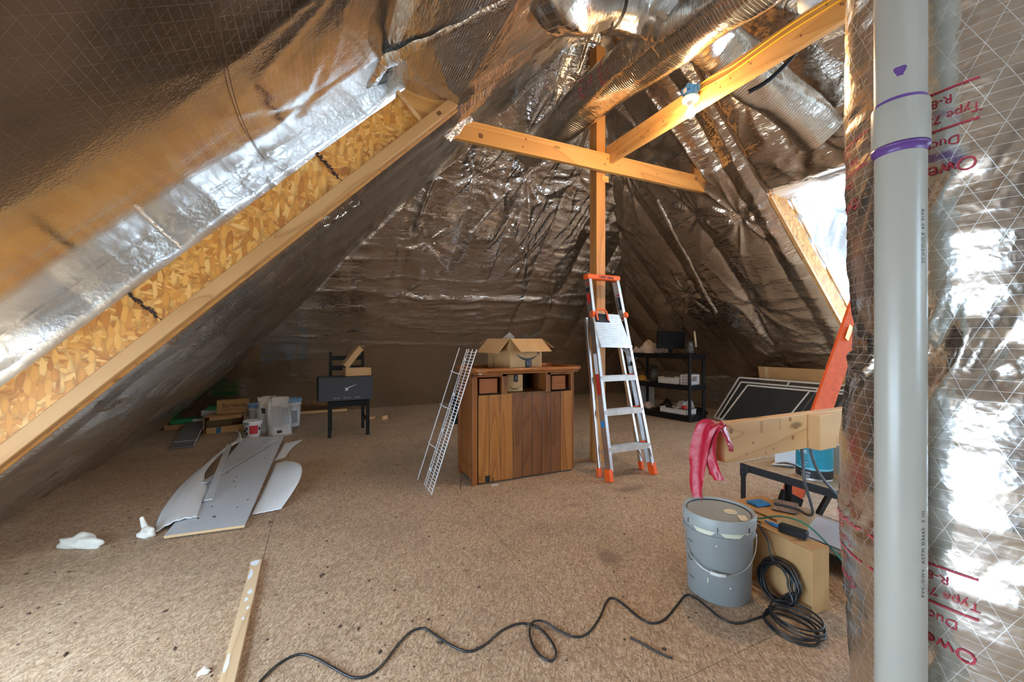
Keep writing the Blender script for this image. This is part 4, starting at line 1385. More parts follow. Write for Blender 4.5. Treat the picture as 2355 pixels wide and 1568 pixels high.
# ================================================================== CHAIR WITH CARTONS
ch = thing('dining_chair', (0.33, 5.535, 0), 'black wooden dining chair holding a dark carton', 'chair')
for sx, sy in ((-1, -1), (1, -1)):
    MB().box((sx * 0.215 - 0.02, sy * 0.205 - 0.02, 0), (sx * 0.215 + 0.02, sy * 0.205 + 0.02, 0.425), 0.003).done('leg', 'black_wood', ch)
for sx in (-1, 1):
    x_ = 0.195 * sx
    MB().prism([(x_ - 0.018, 0.195, 0), (x_ - 0.018, 0.235, 0), (x_ - 0.018, 0.225, 0.45), (x_ - 0.018, 0.25, 1.01), (x_ - 0.018, 0.22, 1.01), (x_ - 0.018, 0.19, 0.45)], (0.036, 0, 0)).done('back_leg', 'black_wood', ch)
    MB().box((sx * 0.205 - 0.01, -0.19, 0.16), (sx * 0.205 + 0.01, 0.20, 0.19)).done('stretcher', 'black_wood', ch)
MB().box((-0.235, -0.235, 0.425), (0.235, 0.22, 0.45), 0.006).done('seat', 'black_wood', ch)
MB().box((-0.2, -0.215, 0.36), (0.2, -0.195, 0.425)).done('apron', 'black_wood', ch)
for z_ in (0.93, 0.80, 0.67):
    MB().box((-0.18, 0.212, z_ - 0.028), (0.18, 0.230, z_ + 0.028), 0.002).done('back_slat', 'black_wood', ch)
dk = thing('dark_carton', (-0.015, 5.19, 0.451), 'charcoal carton with a white swoosh mark lying on the chair', 'box', rz=math.radians(1.5))
MB().box((0.012, 0, 0), (0.605, 0.30, 0.272), 0.002).done('body', 'darkbox', dk)
MB().box((-0.004, 0.012, 0.004), (0.0115, 0.29, 0.268), 0.002).done('end_flap', 'black_plastic', dk)
b = MB()
cx_, cz_ = 0.32, 0.145
sw = [(0.0, -0.03), (0.012, -0.03), (0.05, 0.006), (0.13, 0.034), (0.132, 0.037), (0.05, 0.013), (0.034, 0.004)]
b.poly([(cx_ - 0.03 + x, -0.0012, cz_ + y) for x, y in sw])
b.done('swoosh_mark', 'ink_white', dk)
b = MB()
b.poly([(cx_ - 0.03 + x, -0.0012, cz_ + y) for x, y in ((0.0, 0.004), (0.012, 0.004), (0.042, -0.03), (0.03, -0.03))])
b.done('cross_mark', 'ink_white', dk)
for k, tx in enumerate(('UN 38', 'FCC CE', 'MADE')):
    lettering(tx, 0.022, on_plane((0.20 + 0.115 * k, -0.0012, 0.03), (1, 0, 0), (0, 0, 1)), 'bag_print', dk, 'small_print')
oc = thing('mailer_carton', (0.29, 5.30, 0.7245), 'small open mailer carton with raised lid on the dark carton', 'box', rz=math.radians(8))
b = MB()
W_, D_, H_ = 0.30, 0.17, 0.095
for lo, hi in (((0, 0, 0), (W_, 0.004, H_)), ((0, D_ - 0.004, 0), (W_, D_, H_)), ((0, 0, 0), (0.004, D_, H_)), ((W_ - 0.004, 0, 0), (W_, D_, H_)), ((0, 0, 0), (W_, D_, 0.004))):
    b.box(lo, hi)
b.done('tray', 'carton', oc)
ang = math.radians(52)
ddv = Vector((math.cos(ang), 0, math.sin(ang)))
e0 = Vector((0.03, 0.0, H_))
b = MB()
nn = Vector((-math.sin(ang), 0, math.cos(ang)))
b.prism([e0, e0 + ddv * 0.29, e0 + ddv * 0.29 + nn * 0.07, e0 + nn * 0.07], (0, 0.004, 0))
b.prism([e0 + nn * 0.066, e0 + ddv * 0.29 + nn * 0.066, e0 + ddv * 0.29 + nn * 0.07, e0 + nn * 0.07], (0, D_, 0))
b.prism([e0 + ddv * 0.286, e0 + ddv * 0.29, e0 + ddv * 0.29 + nn * 0.07, e0 + ddv * 0.286 + nn * 0.07], (0, D_, 0))
b.done('lid', 'carton', oc)
flap(tuple(e0 + ddv * 0.29 + nn * 0.07), tuple(e0 + ddv * 0.29 + nn * 0.07 + Vector((0, D_, 0))), (1, 0, 0), math.radians(8), 0.08, 'lid_flap', oc)
for k in range(2):
    pts = [(0.15 + 0.05 * math.sin(2.1 * i + k) + 0.012 * k, 0.085 + 0.05 * math.cos(1.7 * i + 2 * k), 0.02 + 0.03 * k + 0.012 * math.sin(3 * i + k)) for i in range(16)]
    o = MB().tube(smooth_path(pts, 4), 0.004, 6).done('cable_bundle', 'cable_grey' if k % 2 else 'paper', None, smooth=True)
    o.matrix_world = Matrix.Translation((0.29, 5.30, 0.735)) @ Matrix.Rotation(math.radians(8), 4, 'Z')
    tag(o, ('thin white cable coiled inside the open mailer carton', 'thin grey cable coiled inside the open mailer carton')[k], 'cable', 'cables inside the mailer carton')

# ================================================================== CORNER PILE
def pail(name, loc, r0, r1, h, lid, label, body='white_plastic', rz=0.0, bail=True):
    o = thing(name, loc, label, 'bucket', rz=rz)
    MB().lathe([(r0, 0), (r0 + 0.003, 0.004), (r1 - 0.004, h * 0.8), (r1 + 0.006, h * 0.80), (r1 + 0.006, h * 0.85), (r1, h * 0.855), (r1, h)], 30).done('body', body, o, smooth=True, angle=35)
    if lid:
        MB().lathe([(r1 + 0.006, h - 0.03), (r1 + 0.009, h - 0.028), (r1 + 0.009, h + 0.006), (r1 + 0.002, h + 0.012), (r1 - 0.012, h + 0.006), (0.002, h + 0.005)], 30, cap0=False).done('lid', lid, o, smooth=True, angle=35)
    return o
p1_ = pail('plastic_pail', (-0.36, 6.32, 0), 0.122, 0.140, 0.36, 'blue_lid', 'large white pail with blue lid beside the chair')
MB().box((0.02, -0.133, 0.06), (0.10, -0.118, 0.22)).done('label_patch', 'bag_print', p1_)
p2_ = pail('plastic_pail', (-0.73, 6.36, 0), 0.095, 0.110, 0.31, 'blue_lid', 'smaller white pail with pale blue lid behind the sacks')
p3_ = pail('plastic_tub', (-0.72, 5.80, 0), 0.078, 0.094, 0.185, 'white_plastic', 'white tub with a red label standing before the sacks')
b = MB()
rows = []
for z_ in (0.045, 0.145):
    rows.append([Vector(((0.0815 + 0.014 * z_ / 0.185 + 0.003) * math.cos(a), (0.0815 + 0.014 * z_ / 0.185 + 0.003) * math.sin(a), z_)) for a in np.linspace(-PI / 2 - 0.25, -PI / 2 + 0.75, 10)])
b.grid(rows)
b.done('red_patch', 'red_label', p3_)
for a_, z_ in ((-2.2, 0.11), (-2.2, 0.05), (-2.5, 0.08), (-0.6, 0.1)):
    MB().obox((0.089 * math.cos(a_), 0.089 * math.sin(a_), z_), (0.022, 0.004, 0.03), Matrix.Rotation(a_ + PI / 2, 3, 'Z')).done('print_patch', 'ink', p3_)
MB().obox((-0.05, -0.082, 0.172), (0.06, 0.03, 0.012), Matrix.Rotation(-0.55, 3, 'Z')).done('green_smear', 'green', p3_)

def sack(name, loc, rz, lean_, w, h, d, label, stripe, seed):
    o = thing(name, loc, label, 'sack', rz=rz)
    nr, nc = 14, 20
    P = []
    for i in range(nr):
        t = i / (nr - 1)
        row = []
        for k in range(nc):
            a = 2 * PI * k / nc
            ww = w / 2 * (1.0 - 0.10 * t) * (0.90 + 0.10 * math.sin(PI * min(1, t * 1.1)))
            dd = d / 2 * (1.0 - 0.72 * t ** 1.6) * (0.75 + 0.4 * math.sin(PI * min(1.0, 0.12 + t)))
            ca_, sa_ = math.cos(a), math.sin(a)
            sx_ = math.copysign(abs(ca_) ** 0.5, ca_) * ww
            sy_ = math.copysign(abs(sa_) ** 0.7, sa_) * dd
            wob = 0.020 * float(vnoise(np.array([a * 1.4 + seed]), np.array([t * 5.0]), seed)[0])
            row.append(Vector((sx_ + wob + 0.02 * t, sy_ + wob + lean_ * t, h * t + 0.012 * math.sin(3 * a) * t)))
        P.append(row)
    b = MB()
    V = b.grid(P, None, closeu=True)
    b.bm.faces.new(V[0][::-1])
    b.bm.faces.new(V[-1])
    b.done('body', 'bag', o, smooth=True)
    def face_pt(x, t, off=0.006):
        dd = d / 2 * (1.0 - 0.72 * t ** 1.6) * (0.75 + 0.4 * math.sin(PI * min(1.0, 0.12 + t)))
        return Vector((x + 0.02 * t, -dd - off + lean_ * t, h * t))
    def patch(x0, x1, t0, t1, m, nm):
        b = MB()
        b.grid([[face_pt(x0 + (x1 - x0) * j / 3, t0 + (t1 - t0) * i / 6) for j in range(4)] for i in range(7)])
        b.done(nm, m, o, smooth=True)
    for pt in stripe:
        patch(*pt)
    return o
sack('cement_sack', (-0.58, 6.02, 0), 0.35, 0.14, 0.26, 0.43, 0.15, 'whitish paper sack with a blue stripe leaning behind another sack', [(0.03, 0.10, 0.03, 0.75, 'teal_dk', 'blue_stripe'), (-0.08, 0.02, 0.55, 0.7, 'ink', 'dark_print')], 3)
sack('cement_sack', (-0.43, 5.74, 0), 0.30, 0.13, 0.27, 0.45, 0.16, 'white paper sack with grey print leaning on the blue-striped sack', [(-0.09, 0.0, 0.25, 0.78, 'bag_print', 'grey_print'), (0.015, 0.09, 0.3, 0.72, 'bag_print', 'grey_print'), (-0.05, 0.005, 0.09, 0.16, 'ink', 'barcode')], 8)

fb_ = thing('printed_carton', (-1.19, 6.40, 0.205), 'brown carton with large lettering stacked on another carton', 'box', rz=math.radians(2))
MB().box((0, 0, 0), (0.35, 0.10, 0.175), 0.002).done('body', 'carton_dim', fb_)
lettering('floridatile', 0.074, on_plane((0.19, -0.0012, 0.105), (1, 0, 0), (0, 0, 1)), 'ink_brown', fb_, 'carton_print', sx=0.92)
lettering('natural beauty', 0.030, on_plane((0.175, -0.0012, 0.052), (1, 0, 0), (0, 0, 1)), 'ink_brown', fb_, 'carton_print')
lo_ = thing('open_carton', (-1.29, 6.20, 0), 'low open carton lying on its side beneath the printed carton', 'box', rz=math.radians(6))
b = MB()
for lo, hi in (((0, 0, 0), (0.42, 0.30, 0.005)), ((0, 0, 0), (0.005, 0.30, 0.195)), ((0.415, 0, 0), (0.42, 0.30, 0.195)), ((0, 0.295, 0), (0.42, 0.30, 0.195)), ((0, 0.02, 0.195), (0.42, 0.30, 0.20))):
    b.box(lo, hi)
b.done('body', 'carton_dim', lo_)
MB().prism([(0.03, -0.003, 0.0), (0.42, -0.003, 0.0), (0.42, -0.003, 0.085), (0.03, -0.003, 0.07)], (0, -0.004, 0)).done('front_flap', 'carton', lo_)
MB().prism([(0.06, 0.02, 0.2), (0.40, 0.02, 0.2), (0.40, -0.10, 0.185), (0.07, -0.10, 0.172)], (0, 0, 0.004)).done('top_flap', 'carton', lo_)
MB().box((0.13, -0.0085, 0.0), (0.18, -0.0068, 0.07)).done('tape_patch', 'teal_dk', lo_)
for i, (loc, sz, m_, lab) in enumerate((((-1.80, 6.66, 0.0), (0.52, 0.17, 0.062), 'carton_dim', 'long flat brown carton at the bottom of the corner pile'),
                                       ((-1.74, 6.68, 0.064), (0.48, 0.13, 0.060), 'green', 'long green and white carton lying on the flat brown carton'),
                                       ((-1.46, 6.90, 0.0), (0.50, 0.14, 0.19), 'cream', 'pale carton standing behind the green cartons by the eave'),
                                       ((-1.40, 6.90, 0.191), (0.34, 0.14, 0.045), 'green', 'short green carton on top of the pale carton'))):
    o = thing('flat_carton', loc, lab, 'box', rz=math.radians((-3, -2, 2, 1)[i]))
    MB().box((0, 0, 0), sz, 0.003).done('body', m_, o)
    if m_ == 'green':
        MB().box((sz[0] * 0.5, -0.0012, 0.004), (sz[0] - 0.004, -0.0002, sz[2] - 0.004)).done('white_print', 'cream', o)
tl = thing('laminate_plank', (-1.38, 5.47, 0), 'grey glossy laminate plank propped on the flat brown carton', 'plank')
b = MB()
b.beam((0.055, 0.0, 0.012), (-0.07, 1.15, 0.092), 0.21, 0.009, up=(0, 0, 1), bev=0.001)
b.done('board', 'tile', tl)
MB().beam((0.156, 0.012, 0.019), (0.031, 1.16, 0.099), 0.006, 0.004).done('edge_strip', 'paper', tl)
MB().beam((-0.065, 0.22, 0.034), (0.15, 0.232, 0.034), 0.006, 0.002).done('seam_line', 'paper', tl)

# ================================================================== PANEL AND FOAM WRAP
pn = thing('shelf_board', (-0.61, 2.975, 0.012), 'long grey-white melamine board lying on foam wrap on the floor', 'board')
b = MB()
pq = [(-0.197, 0.016, 0.0), (0.199, -0.013, 0.0), (0.241, 2.433, 0.028), (-0.16, 2.51, 0.028)]
b.prism(pq, (0, 0, 0.015))
b.done('board', 'melamine', pn)
b = MB()
b.prism([(-0.197, 0.0145, 0.0), (0.199, -0.0145, 0.0), (0.199, -0.0135, 0.0), (-0.197, 0.0155, 0.0)], (0, 0, 0.0155))
b.done('raw_edge', 'carton_edge', pn)
for k in range(14):
    x_, y_ = random.uniform(-0.16, 0.16), random.uniform(0.1, 1.6)
    MB().obox((x_ + 0.02 * y_, y_, 0.0165 + 0.011 * y_), (random.uniform(0.006, 0.016), random.uniform(0.004, 0.009), 0.004), Matrix.Rotation(random.uniform(0, 3), 3, 'Z')).done('dirt_speck', 'ink', pn)

def drape(name, pts_in, pts_out, label, zfun, ripple, m='foam', thick=0.002, n=40, k=14):
    """foam sheet between two edge curves"""
    A, B = smooth_path(pts_in, 10), smooth_path(pts_out, 10)
    def samp(P, t):
        f = t * (len(P) - 1)
        i = min(int(f), len(P) - 2)
        return P[i].lerp(P[i + 1], f - i)
    G = []
    for i in range(n + 1):
        a, c_ = samp(A, i / n), samp(B, i / n)
        row = []
        for j in range(k + 1):
            t = j / k
            p = a.lerp(c_, t)
            p.z += zfun(i / n, t) + ripple * math.sin(26 * t + 3 * math.sin(5 * i / n)) * 0.5
            row.append(p)
        G.append(row)
    b = MB()
    b.grid(G, lambda i, j: (i * 0.05, j * 0.05))
    o = b.done(name, m, None, smooth=True)
    md = o.modifiers.new('thickness', 'SOLIDIFY')
    md.thickness = thick
    md.offset = 1.0
    return tag(o, label, 'foam sheet', 'foam wrap round the board')
drape('foam_wrap', [(-0.70, 3.20, 0.034), (-0.74, 3.55, 0.040), (-0.76, 3.75, 0.044), (-0.86, 4.2, 0.05), (-0.86, 4.8, 0.055), (-0.79, 5.25, 0.058)],
      [(-0.885, 3.12, 0.006), (-0.955, 3.5, 0.006), (-0.99, 4.05, 0.006), (-0.95, 4.6, 0.006), (-0.90, 5.1, 0.006), (-0.88, 5.35, 0.006)], 'rippled white foam sheet folded over the side of the board by the slope', lambda s_, t: 0.022 * math.sin(PI * t) ** 1.2, 0.008)
drape('foam_wrap', [(-0.40, 3.17, 0.006), (-0.385, 3.6, 0.006), (-0.375, 4.0, 0.006), (-0.365, 4.4, 0.006)],
      [(-0.23, 3.19, 0.008), (-0.13, 3.5, 0.10), (-0.14, 3.85, 0.12), (-0.27, 4.4, 0.02)], 'white foam sheet curling up on the open floor side of the board', lambda s_, t: 0.0, 0.003)
drape('foam_wrap', [(-0.39, 4.5, 0.008), (-0.36, 4.85, 0.01), (-0.35, 5.2, 0.012)], [(-0.30, 4.6, 0.006), (-0.26, 4.95, 0.008), (-0.17, 5.28, 0.02)], 'thin white foam tongue sticking out near the far end of the board', lambda s_, t: 0.0, 0.002)
drape('foam_wrap', [(-0.90, 5.30, 0.008), (-0.86, 5.5, 0.01), (-0.80, 5.62, 0.01)], [(-0.76, 5.30, 0.06), (-0.80, 5.5, 0.10), (-0.86, 5.62, 0.13)], 'white foam corner turned up at the far end of the board', lambda s_, t: 0.0, 0.003)
for (a, c_, lab) in (((-0.80, 3.86, 0.06), (-0.43, 5.15, 0.075), 'clear plastic strip lying diagonally along the board'), ((-0.69, 3.45, 0.055), (-0.80, 4.85, 0.125), 'clear plastic strip crossing under the foam edge on the board')):
    o = MB().beam(a, c_, 0.045, 0.012, bev=0.002).done('plastic_strip', 'clear', None)
    tag(o, lab, 'strip', 'clear strips on the board')

# ---- timber stick with paint, foam crumbs
sk = thing('timber_stick', (-0.29, 2.48, 0.0), 'pine stick with white paint splashes lying on the floor', 'timber')
MB().prism([(-0.024, 0, 0.0), (0.022, 0, 0.0), (0.022, 0, 0.019), (-0.024, 0, 0.019)], (0.03, -1.75, 0)).done('board', 'lumber_pale_y', sk)
for (x_, y_, rx, ry_) in ((-0.004, -0.03, 0.02, 0.028), (-0.012, -0.14, 0.008, 0.05), (0.004, -0.30, 0.009, 0.02), (-0.004, -0.36, 0.007, 0.016), (0.01, -0.43, 0.006, 0.012), (-0.015, -0.75, 0.006, 0.05), (0.002, -0.5, 0.005, 0.01)):
    pts = [(x_ - y_ * 0.017 + rx * math.cos(a) * (1 + 0.25 * math.sin(3 * a + y_ * 30)), y_ + ry_ * math.sin(a), 0.0194) for a in np.linspace(0, 2 * PI, 16, endpoint=False)]
    MB().poly(pts).done('paint_splash', 'paint_white', sk)

def blob(name, loc, sc, seed, label, cat='foam', m='foamchunk', rz=0.0):
    b = MB()
    r = bmesh.ops.create_icosphere(b.bm, subdivisions=3, radius=1.0)
    rng = random.Random(seed)
    for v in b.bm.verts:
        p = v.co.copy()
        e = 1 + 0.32 * math.sin(3.1 * p.x + seed) * math.cos(2.7 * p.y - seed) + 0.16 * math.sin(7 * p.z + 5 * p.x + seed) + rng.uniform(-0.04, 0.04)
        v.co = Vector((p.x * sc[0] * e, p.y * sc[1] * e, max(p.z * sc[2] * e, -0.45 * sc[2])))
    o = b.done(name, m, None, smooth=True)
    o.location = (loc[0], loc[1], loc[2] + 0.45 * sc[2])
    o.rotation_euler = (0, 0, rz)
    return tag(o, label, cat)
blob('foam_chunk', (-1.20, 3.10, 0), (0.10, 0.038, 0.045), 2.0, 'flat lump of cured white foam lying on the floor by the slope', rz=-0.4)
o = blob('foam_chunk', (-0.915, 3.10, 0), (0.036, 0.04, 0.036), 5.0, 'small two-pronged lump of white foam beside the board corner')
blob('foam_chunk', (-0.36, 1.74, 0), (0.016, 0.014, 0.010), 8.0, 'tiny white foam crumb on the floor beside the stick')
b = MB()
b.tube(smooth_path([(-0.93, 3.13, 0.03), (-0.945, 3.14, 0.07), (-0.952, 3.14, 0.105)], 4), lambda i: 0.018 - 0.0012 * i, 10)
o2 = b.done('prong', 'foamchunk', None, smooth=True)
o2.parent = o
o2.matrix_parent_inverse = Matrix.Translation(-o.location)

# ---- cables across the floor
CAB = [(-0.20, 1.57), (-0.177, 1.612), (-0.152, 1.647), (-0.111, 1.681), (-0.062, 1.687), (-0.012, 1.645), (0.05, 1.562), (0.103, 1.496), (0.157, 1.481), (0.213, 1.518), (0.269, 1.583), (0.328, 1.632), (0.379, 1.63), (0.415, 1.565), (0.459, 1.482), (0.503, 1.437), (0.566, 1.444), (0.646, 1.483), (0.718, 1.495), (0.767, 1.475), (0.799, 1.424), (0.802, 1.345), (0.787, 1.292), (0.753, 1.27), (0.731, 1.303), (0.729, 1.367), (0.751, 1.433), (0.782, 1.465), (0.824, 1.451), (0.863, 1.381), (0.901, 1.331), (0.963, 1.333), (1.057, 1.387), (1.145, 1.456), (1.186, 1.463), (1.2, 1.407), (1.201, 1.314), (1.224, 1.265), (1.292, 1.262), (1.418, 1.311), (1.50, 1.34), (1.52, 1.30), (1.51, 1.22), (1.505, 1.16), (1.535, 1.118), (1.621, 1.105), (1.70, 1.10)]
pts = [(x, y, 0.0045) for x, y in CAB]
for i in (27, 28):
    pts[i] = (pts[i][0], pts[i][1], 0.013)
for k in range(5):      # loose loops lying next to the cardboard box
    for a in np.linspace(0, 2 * PI, 12, endpoint=False):
        pts.append((1.70 + 0.012 * k + (0.075 + 0.008 * math.sin(k * 2)) * math.sin(a) * 1.0, 1.005 + 0.012 * math.sin(2 * k) + 0.095 * math.cos(a), 0.006 + 0.008 * k))
o = MB().tube(smooth_path(pts, 5), 0.0042, 8).done('floor_cable', 'cable', None, smooth=True)
tag(o, 'long black cable snaking over the floor to a loose coil by the box', 'cable')
o = MB().tube(smooth_path([(1.090, 1.240, 0.004), (1.105, 1.205, 0.004), (1.125, 1.15, 0.004), (1.145, 1.11, 0.004), (1.157, 1.095, 0.004)], 5), 0.0035, 8).done('cable_offcut', 'cable', None, smooth=True)
tag(o, 'short black cable offcut lying alone on the floor', 'cable')
cc = []
rng = random.Random(4)
for k in range(11):      # standing coil leaning on the box
    r1, ph = 0.075 + rng.uniform(-0.012, 0.014), rng.uniform(-0.02, 0.02)
    for a in np.linspace(0, 2 * PI, 12, endpoint=False):
        u_, w_ = r1 * math.cos(a), r1 * 1.05 * math.sin(a)
        cc.append((1.835 - 0.05 * (w_ / 0.08 + 1) * -0.25 + 0.0035 * (k - 5) - 0.02, 1.135 - u_ + ph, 0.092 + w_ + rng.uniform(-0.006, 0.006)))
o = MB().tube(smooth_path(cc, 4), 0.0042, 7).done('cable_coil', 'cable', None, smooth=True)
tag(o, 'thick coil of black cable standing against the cardboard box', 'cable')

# ================================================================== BUCKET, BOX, BENCH
bk = thing('bucket', (1.672, 1.312, 0), 'grey plastic bucket with lid, cream paint drips and wire handle', 'bucket', rz=0.0)
MB().lathe([(0.128, 0), (0.131, 0.005), (0.143, 0.285), (0.150, 0.287), (0.150, 0.300), (0.1455, 0.302), (0.146, 0.335), (0.1475, 0.352)], 48).done('body', 'pail', bk, smooth=True, angle=35)
lid = MB().lathe([(0.1485, 0.322), (0.1535, 0.324), (0.1545, 0.368), (0.150, 0.376), (0.140, 0.374), (0.137, 0.366), (0.131, 0.362), (0.001, 0.365)], 48, cap0=False).done('lid', 'pail_lid', bk, smooth=True, angle=35)
MB().tube([(0.1345 * math.cos(a), 0.1345 * math.sin(a), 0.3655) for a in np.linspace(0, 2 * PI, 40, endpoint=False)], 0.0022, 6, closed=True).done('gasket_line', 'black_plastic', lid, smooth=True)
MB().lathe([(0.028, 0.3655), (0.027, 0.3685), (0.022, 0.3685), (0.02, 0.367), (0.001, 0.367)], 24, c=(0.035, -0.035, 0), cap0=False).done('plug', 'ivory', lid, smooth=True)
MB().obox((0.025, -0.105, 0.3662), (0.06, 0.035, 0.0008), Matrix.Rotation(0.9, 3, 'Z')).done('sticker', 'ivory', lid)
for k in range(7):
    a = 2 * PI * k / 7 + 0.2
    MB().obox((0.1545 * math.cos(a), 0.1545 * math.sin(a), 0.336), (0.0025, 0.003, 0.02), Matrix.Rotation(a, 3, 'Z')).done('lid_slot', 'ink', lid)
bf = math.atan2(-1.312, -1.672)
b = MB()
rows = [[], []]
for a in np.linspace(bf - 0.9, bf + 1.1, 30):
    z0 = 0.307 + 0.012 * math.sin(7 * a) + 0.006 * math.sin(17 * a)
    rows[0].append(Vector((0.1462 * math.cos(a), 0.1462 * math.sin(a), max(z0, 0.303))))
    rows[1].append(Vector((0.1472 * math.cos(a), 0.1472 * math.sin(a), 0.326)))
b.grid(rows)
b.done('paint_drip', 'paint_drip', bk, smooth=True)
for a_, z_, w_, h_ in ((-0.05, 0.262, 0.006, 0.006), (-0.3, 0.10, 0.004, 0.022), (0.35, 0.085, 0.006, 0.007)):
    a = bf + a_
    rr_ = 0.131 + 0.0125 * z_ / 0.285 + 0.0012
    MB().obox((rr_ * math.cos(a), rr_ * math.sin(a), z_), (0.002, w_, h_), Matrix.Rotation(a, 3, 'Z')).done('paint_spot', 'paint_drip', bk)
hpts = []
for t in np.linspace(0, 1, 17):
    a = bf - 1.5 + 3.0 * t
    sag = math.sin(PI * t)
    rr_ = 0.152 + 0.010 * sag
    hpts.append((rr_ * math.cos(a), rr_ * math.sin(a), 0.293 - 0.145 * sag ** 0.8))
MB().tube(smooth_path(hpts, 3), 0.0022, 6).done('bail', 'alu', bk, smooth=True)
MB().tube([Vector(hpts[7]), Vector(hpts[8]), Vector(hpts[9])], 0.0075, 10).done('grip', 'white_plastic', bk, smooth=True)
lw = bf - 0.95
for k, z_ in enumerate((0.075, 0.24)):
    a = lw
    rr_ = 0.131 + 0.0125 * z_ / 0.285 + 0.001
    MB().obox((rr_ * math.cos(a), rr_ * math.sin(a), z_), (0.0015, 0.034, 0.002), Matrix.Rotation(a, 3, 'Z')).done('moulded_mark', 'cable_grey', bk)
fm = lambda x, y: ((0.1385 + 0.0015) * math.cos(lw + x / 0.138), (0.1385 + 0.0015) * math.sin(lw + x / 0.138), 0.165 + y)
lettering('O', 0.05, fm, 'cable_grey', bk, 'moulded_mark')

cb = thing('cardboard_box', (1.868, 1.020, 0), 'tall narrow brown cardboard box standing beside the grey bucket', 'box', rz=math.radians(-6))
MB().box((0, 0, 0), (0.105, 0.40, 0.268), 0.002).done('body', 'carton', cb)
MB().prism([(0.001, 0.001, 0.2695), (0.104, 0.001, 0.2695), (0.104, 0.05, 0.2705), (0.001, 0.08, 0.2705)], (0, 0, 0.003)).done('flap', 'carton', cb)
MB().prism([(0.001, 0.10, 0.2695), (0.104, 0.10, 0.2695), (0.104, 0.399, 0.273), (0.001, 0.399, 0.273)], (0, 0, 0.003)).done('flap', 'carton', cb)
o = MB().box((-0.055, -0.018, 0), (0.055, 0.018, 0.034), 0.003).done('power_adapter', 'black_plastic', None)
o.location = (1.935, 1.135, 0.2765)
o.rotation_euler = (0, 0, math.radians(100))
tag(o, 'black power adapter lying on the cardboard box', 'adapter')
pg = thing('blue_plug', (1.945, 1.225, 0.277), 'blue network plug lying behind the power adapter', 'plug')
MB().box((-0.008, -0.022, 0), (0.008, 0.022, 0.012), 0.002).done('body', 'blue', pg)
MB().tube([(0, 0.022, 0.006), (0.0, 0.045, 0.008)], 0.005, 8).done('boot', 'blue', pg)

bn = thing('work_bench', (2.285, 0.62, 0), 'low black steel bench with particle board shelves behind the bucket', 'bench')
LX, LY, HT = 0.45, 1.02, 0.42
MB().box((0.004, 0.004, HT - 0.03), (LX - 0.004, LY - 0.004, HT), 0.001).done('table_top', 'particle', bn)
MB().box((0.004, 0.004, 0.085), (LX - 0.004, LY - 0.004, 0.10), 0.001).done('lower_board', 'particle', bn)
for x_ in (0, LX):
    for y_ in (0, LY):
        sx_, sy_ = (1 if x_ == 0 else -1), (1 if y_ == 0 else -1)
        b = MB()
        b.box((min(x_, x_ + sx_ * 0.03), min(y_, y_ - 0.0 + sy_ * 0.003), 0), (max(x_, x_ + sx_ * 0.03), max(y_, y_ + sy_ * 0.003), HT))
        b.box((min(x_, x_ + sx_ * 0.003), min(y_, y_ + sy_ * 0.03), 0), (max(x_, x_ + sx_ * 0.003), max(y_, y_ + sy_ * 0.03), HT))
        b.done('leg', 'black_metal', bn)
for x_ in (-0.004, LX - 0.0):
    for z_ in (HT - 0.042, 0.06):
        MB().box((x_, 0.0, z_), (x_ + 0.004, LY, z_ + 0.04)).done('rail', 'black_metal', bn)
for y_ in (-0.004, LY):
    for z_ in (HT - 0.042, 0.06):
        MB().box((0, y_, z_), (LX, y_ + 0.004, z_ + 0.04)).done('rail', 'black_metal', bn)
MB().prism([(-0.005, LY, HT - 0.075), (-0.005, LY, HT - 0.002), (-0.005, LY - 0.06, HT - 0.002), (-0.005, LY - 0.06, HT - 0.042), (-0.005, LY - 0.045, HT - 0.048), (-0.005, LY - 0.036, HT - 0.075)], (-0.002, 0, 0)).done('gusset', 'black_metal', bn)
for dy, dz in ((0.015, 0.02), (0.04, 0.02), (0.015, 0.05)):
    MB().lathe([(0.004, 0), (0.002, 0.003)], 8).xf(Matrix.Translation((-0.007, LY - dy, HT - dz)) @ Matrix.Rotation(-PI / 2, 4, 'Y')).done('rivet', 'cable_grey', bn)

pcn = thing('paint_can', (2.40, 1.30, HT), 'teal and black paint can standing on the bench top', 'can')
MB().lathe([(0.080, 0.0), (0.083, 0.002), (0.083, 0.006), (0.081, 0.008), (0.081, 0.183), (0.083, 0.186), (0.080, 0.19), (0.07, 0.187), (0.001, 0.187)], 36).done('tin', 'alu', pcn, smooth=True, angle=35)
MB().lathe([(0.0822, 0.062), (0.0822, 0.178)], 36, cap0=False, cap1=False).done('label', 'teal', pcn, smooth=True)
MB().lathe([(0.0822, 0.012), (0.0822, 0.060)], 36, cap0=False, cap1=False).done('black_band', 'ink', pcn, smooth=True)
MB().lathe([(0.0825, 0.055), (0.0825, 0.066)], 36, cap0=False, cap1=False).done('light_band', 'teal_line', pcn, smooth=True)
pf_ = math.atan2(-1.29, -2.44)
onc = lambda a0, z0: (lambda x, y: (0.0832 * math.cos(a0 + x / 0.083), 0.0832 * math.sin(a0 + x / 0.083), z0 + y))
lettering('ice', 0.042, onc(pf_ - 0.62, 0.150), 'ink_white', pcn, 'can_print')
lettering('interior', 0.012, onc(pf_ - 0.55, 0.092), 'ink_white', pcn, 'can_print')
lettering('primer', 0.012, onc(pf_ - 0.58, 0.080), 'ink_white', pcn, 'can_print')
lettering('WATER', 0.014, onc(pf_ - 0.45, 0.038), 'ink_white', pcn, 'can_print')
lettering('BASED', 0.014, onc(pf_ - 0.45, 0.022), 'ink_white', pcn, 'can_print')
